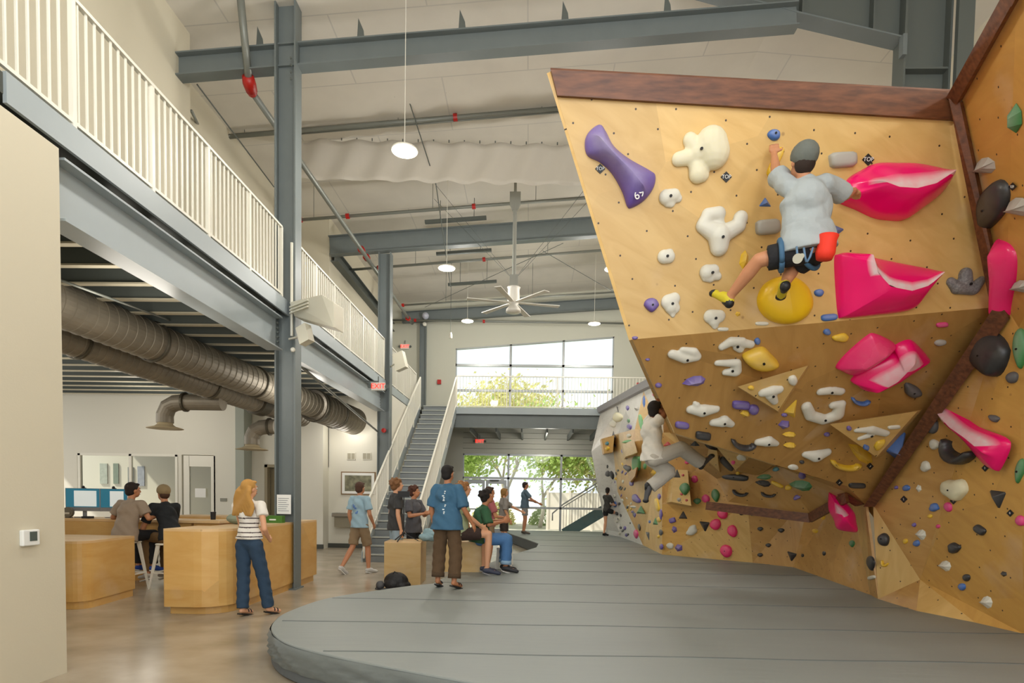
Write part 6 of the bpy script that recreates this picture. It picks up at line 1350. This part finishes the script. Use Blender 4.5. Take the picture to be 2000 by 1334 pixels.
def branch(px,py,Y,xe,label,rad=.16):
    e=P(px,py,Y); r=thing('duct_outlet',(e.x,Y,e.z-.5),label,'duct'); z=e.z
    b=MB().tube([(xe,Y,z),(e.x+.4,Y,z),(e.x+.22,Y,z-.02),(e.x+.07,Y,z-.1),(e.x,Y,z-.26),(e.x,Y,z-.42)],rad,20); b.build('elbow',GAL,r)
    MB().lathe((e.x,Y,z-.42),[(rad*.85,.03),(rad*.9,-.03),(rad*1.2,-.07),(rad*2.1,-.11),(rad*2.1,-.12),(rad*1.1,-.09),(0,-.1)],24).build('diffuser_cone',mat('diffuser_beige','b9a988',.5),r,smooth=True)
    MB().lathe((e.x+.42,Y,z),[(rad+.005,-.03),(rad+.035,-.02),(rad+.035,.02),(rad+.005,.03)],24,(1,0,0)).build('band',MATS['duct_band'],r)
branch(322,785,11.8,-6.2,'ventilation outlet with elbow and cone diffuser, left of the tall column'); branch(492,833,13.6,-5.9,'second ventilation outlet with elbow and cone, just left of the tall column',.17)
# pipes under the mezzanine
pipe([P(112,545,6.2),P(330,625,9.0)],.015,'thin pale conduit under the mezzanine joists, upper left',(),())
pipe([P(575,705,9.8),P(740,845,15.5)],.025,'dark pipe under the mezzanine beyond the tall column',(),())
# ------------------------------------------------------------ outside the far glazing
struct(MB().box((-40,YF+.25,-.25),(40,90,-.05)).build('floor_outside',mat('pavement','c4beb2',.8,noise=.15,nscale=.8)))
def leaf(name,c):
    m=mat(name,c,.6); nt=m.node_tree; b=nt.nodes['Principled BSDF']; o=nt.nodes['Material Output']; t=nd(nt,'ShaderNodeBsdfTranslucent'); t.inputs[0].default_value=(*rgb(c),1); x=nd(nt,'ShaderNodeMixShader'); x.inputs[0].default_value=.5
    nt.links.new(b.outputs[0],x.inputs[1]); nt.links.new(t.outputs[0],x.inputs[2]); nt.links.new(x.outputs[0],o.inputs[0]); return m
LF=[leaf('leaves_fresh','b4cc74'),leaf('leaves_yellow','d6d290'),leaf('leaves_dull','a9b982')]
BARK=mat('bark','cfc6ba',.9)
def tree(x,y,h,spread,m,label,seed,n=2600,trunk=.12,bare=0,low=.25):
    rd=random.Random(seed); r=thing('tree',(x,y,-.05),label,'tree'); b=MB(); tips=[]
    def grow(p,d,L,w,lv):
        q=p+d*L; b.tube([p,p.lerp(q,.5)+V(rd.uniform(-1,1),rd.uniform(-1,1),0)*L*.05,q],[w,w*.85,w*.7],6)
        if lv==0: tips.append(q); return
        for k in range(rd.choice((2,3,3))):
            e=(d+V(rd.uniform(-1,1),rd.uniform(-1,1),rd.uniform(-.1,.7))*.75).normalized(); grow(q,e,L*rd.uniform(.62,.82),w*.6,lv-1)
    grow(V(x,y,-.05),V(rd.uniform(-.1,.1),0,1).normalized(),h*low,trunk,5); b.build('trunk',BARK,r,smooth=True)
    f=MB(); cl=[t for t in tips]
    for i in range(n):
        c=rd.choice(cl)+V(rd.gauss(0,1),rd.gauss(0,1),rd.gauss(0,.8))*spread; s=rd.uniform(.07,.17); a=V(rd.gauss(0,1),rd.gauss(0,1),rd.gauss(0,1)).normalized(); e=a.orthogonal().normalized(); g_=a.cross(e)
        f.add([c-e*s,c+g_*s*.5,c+e*s,c-g_*s*.5],[(0,1,2,3)])
    f.build('foliage',m,r,recalc=False)
tree(-3.2,29.0,4.6,.75,LF[0],'leafy bright green tree outside the left bay of the far doors',1,6500,low=.3)
tree(.6,30.5,5.2,.85,LF[0],'broad green tree outside the middle bay of the far windows',2,6500,low=.3)
tree(3.9,29.8,6.2,.7,LF[1],'pale multi-trunk tree outside the right bay of the far windows',3,5500,low=.22)
tree(-1.4,34,9.5,.5,LF[1],'sparse yellowing tree seen through the upper window',4,2400,low=.26); tree(-1.2,33,6.5,.9,LF[1],'pale yellow-green tree outside behind the two green trees',9,6000,low=.3); tree(7,33,9,.6,LF[2],'dull green tree outside at the far right',5,3600)
for i,(x,y,s) in enumerate(((-4.5,32,1.1),(-2,33,1.3),(1.2,33.5,1.2),(2.6,34,1.5))):
    rd=random.Random(20+i); f=MB()
    for k in range(1500):
        d=V(rd.gauss(0,1),rd.gauss(0,1),abs(rd.gauss(0,1))).normalized()*s*rd.uniform(.75,1); c=V(x,y,-.05)+d; q=.09; a=V(rd.gauss(0,1),rd.gauss(0,1),rd.gauss(0,1)).normalized(); e=a.orthogonal().normalized(); g_=a.cross(e); f.add([c-e*q,c+g_*q*.5,c+e*q,c-g_*q*.5],[(0,1,2,3)])
    tag(f.build('shrub',LF[i%3],recalc=False),'rounded green shrub outside behind the fence','shrub','shrubs outside the far glazing')
FN=mat('fence_white','e6dccf',.7)
r=thing('fence',(3.2,28,-.05),'white board fence outside the right bays of the far glazing','fence')
for k in range(7): MB().box((.9+k*1.05,28,0),(1.93+k*1.05,28.03,1.75)).build('board_panel',FN,r); MB().box((.84+k*1.05,27.97,-.05),(.94+k*1.05,28.06,1.85)).build('post',FN,r)
# steel stair outside the right bay
r=thing('outdoor_stair',(1.4,24.6,-.05),'blue-grey steel stair with railings outside the right bay, rising to the right','stairs')
SB=mat('stair_blue_grey','4f6466',.5); s0,s1=V(1.45,24.6,.0),V(4.6,24.6,2.1)
MB().slab([s0,s0+V(.45,0,-.03),s1+V(.2,0,-.32),s1+V(0,0,.08),s0+V(-.05,0,.2)],(0,.05,0)).build('stringer',SB,r)
for k in range(11): t=k/11; p=s0.lerp(s1,t); MB().box((p.x,24.65,p.z+.1),(p.x+.3,25.6,p.z+.14)).build('tread',SB,r)
rm=mat('rail_brown_grey','8c8580',.5)
MB().tube([s0+V(-.45,0,.55),s0+V(-.45,0,.85),s0+V(0,0,1.25),s1+V(0,0,1.2)],.03,8).build('handrail',rm,r,smooth=True); MB().tube([s0+V(-.05,.02,1.1),s1+V(0,.02,1.05)],.02,8).build('mid_rail',rm,r)
for k in range(26): t=k/26; p=s0.lerp(s1,t); MB().box((p.x,24.6,p.z+.15),(p.x+.018,24.618,p.z+1.15)).build('baluster',rm,r)
tag(MB().box((2.3,25.9,-.05),(2.34,26.4,1.3)).build('sign_board',mat('blue_sign','4a6aa8',.5)),'small blue board outside','sign') if False else None
for c in list(COL.children):
    if c.name=='tmp': bpy.data.collections.remove(c)
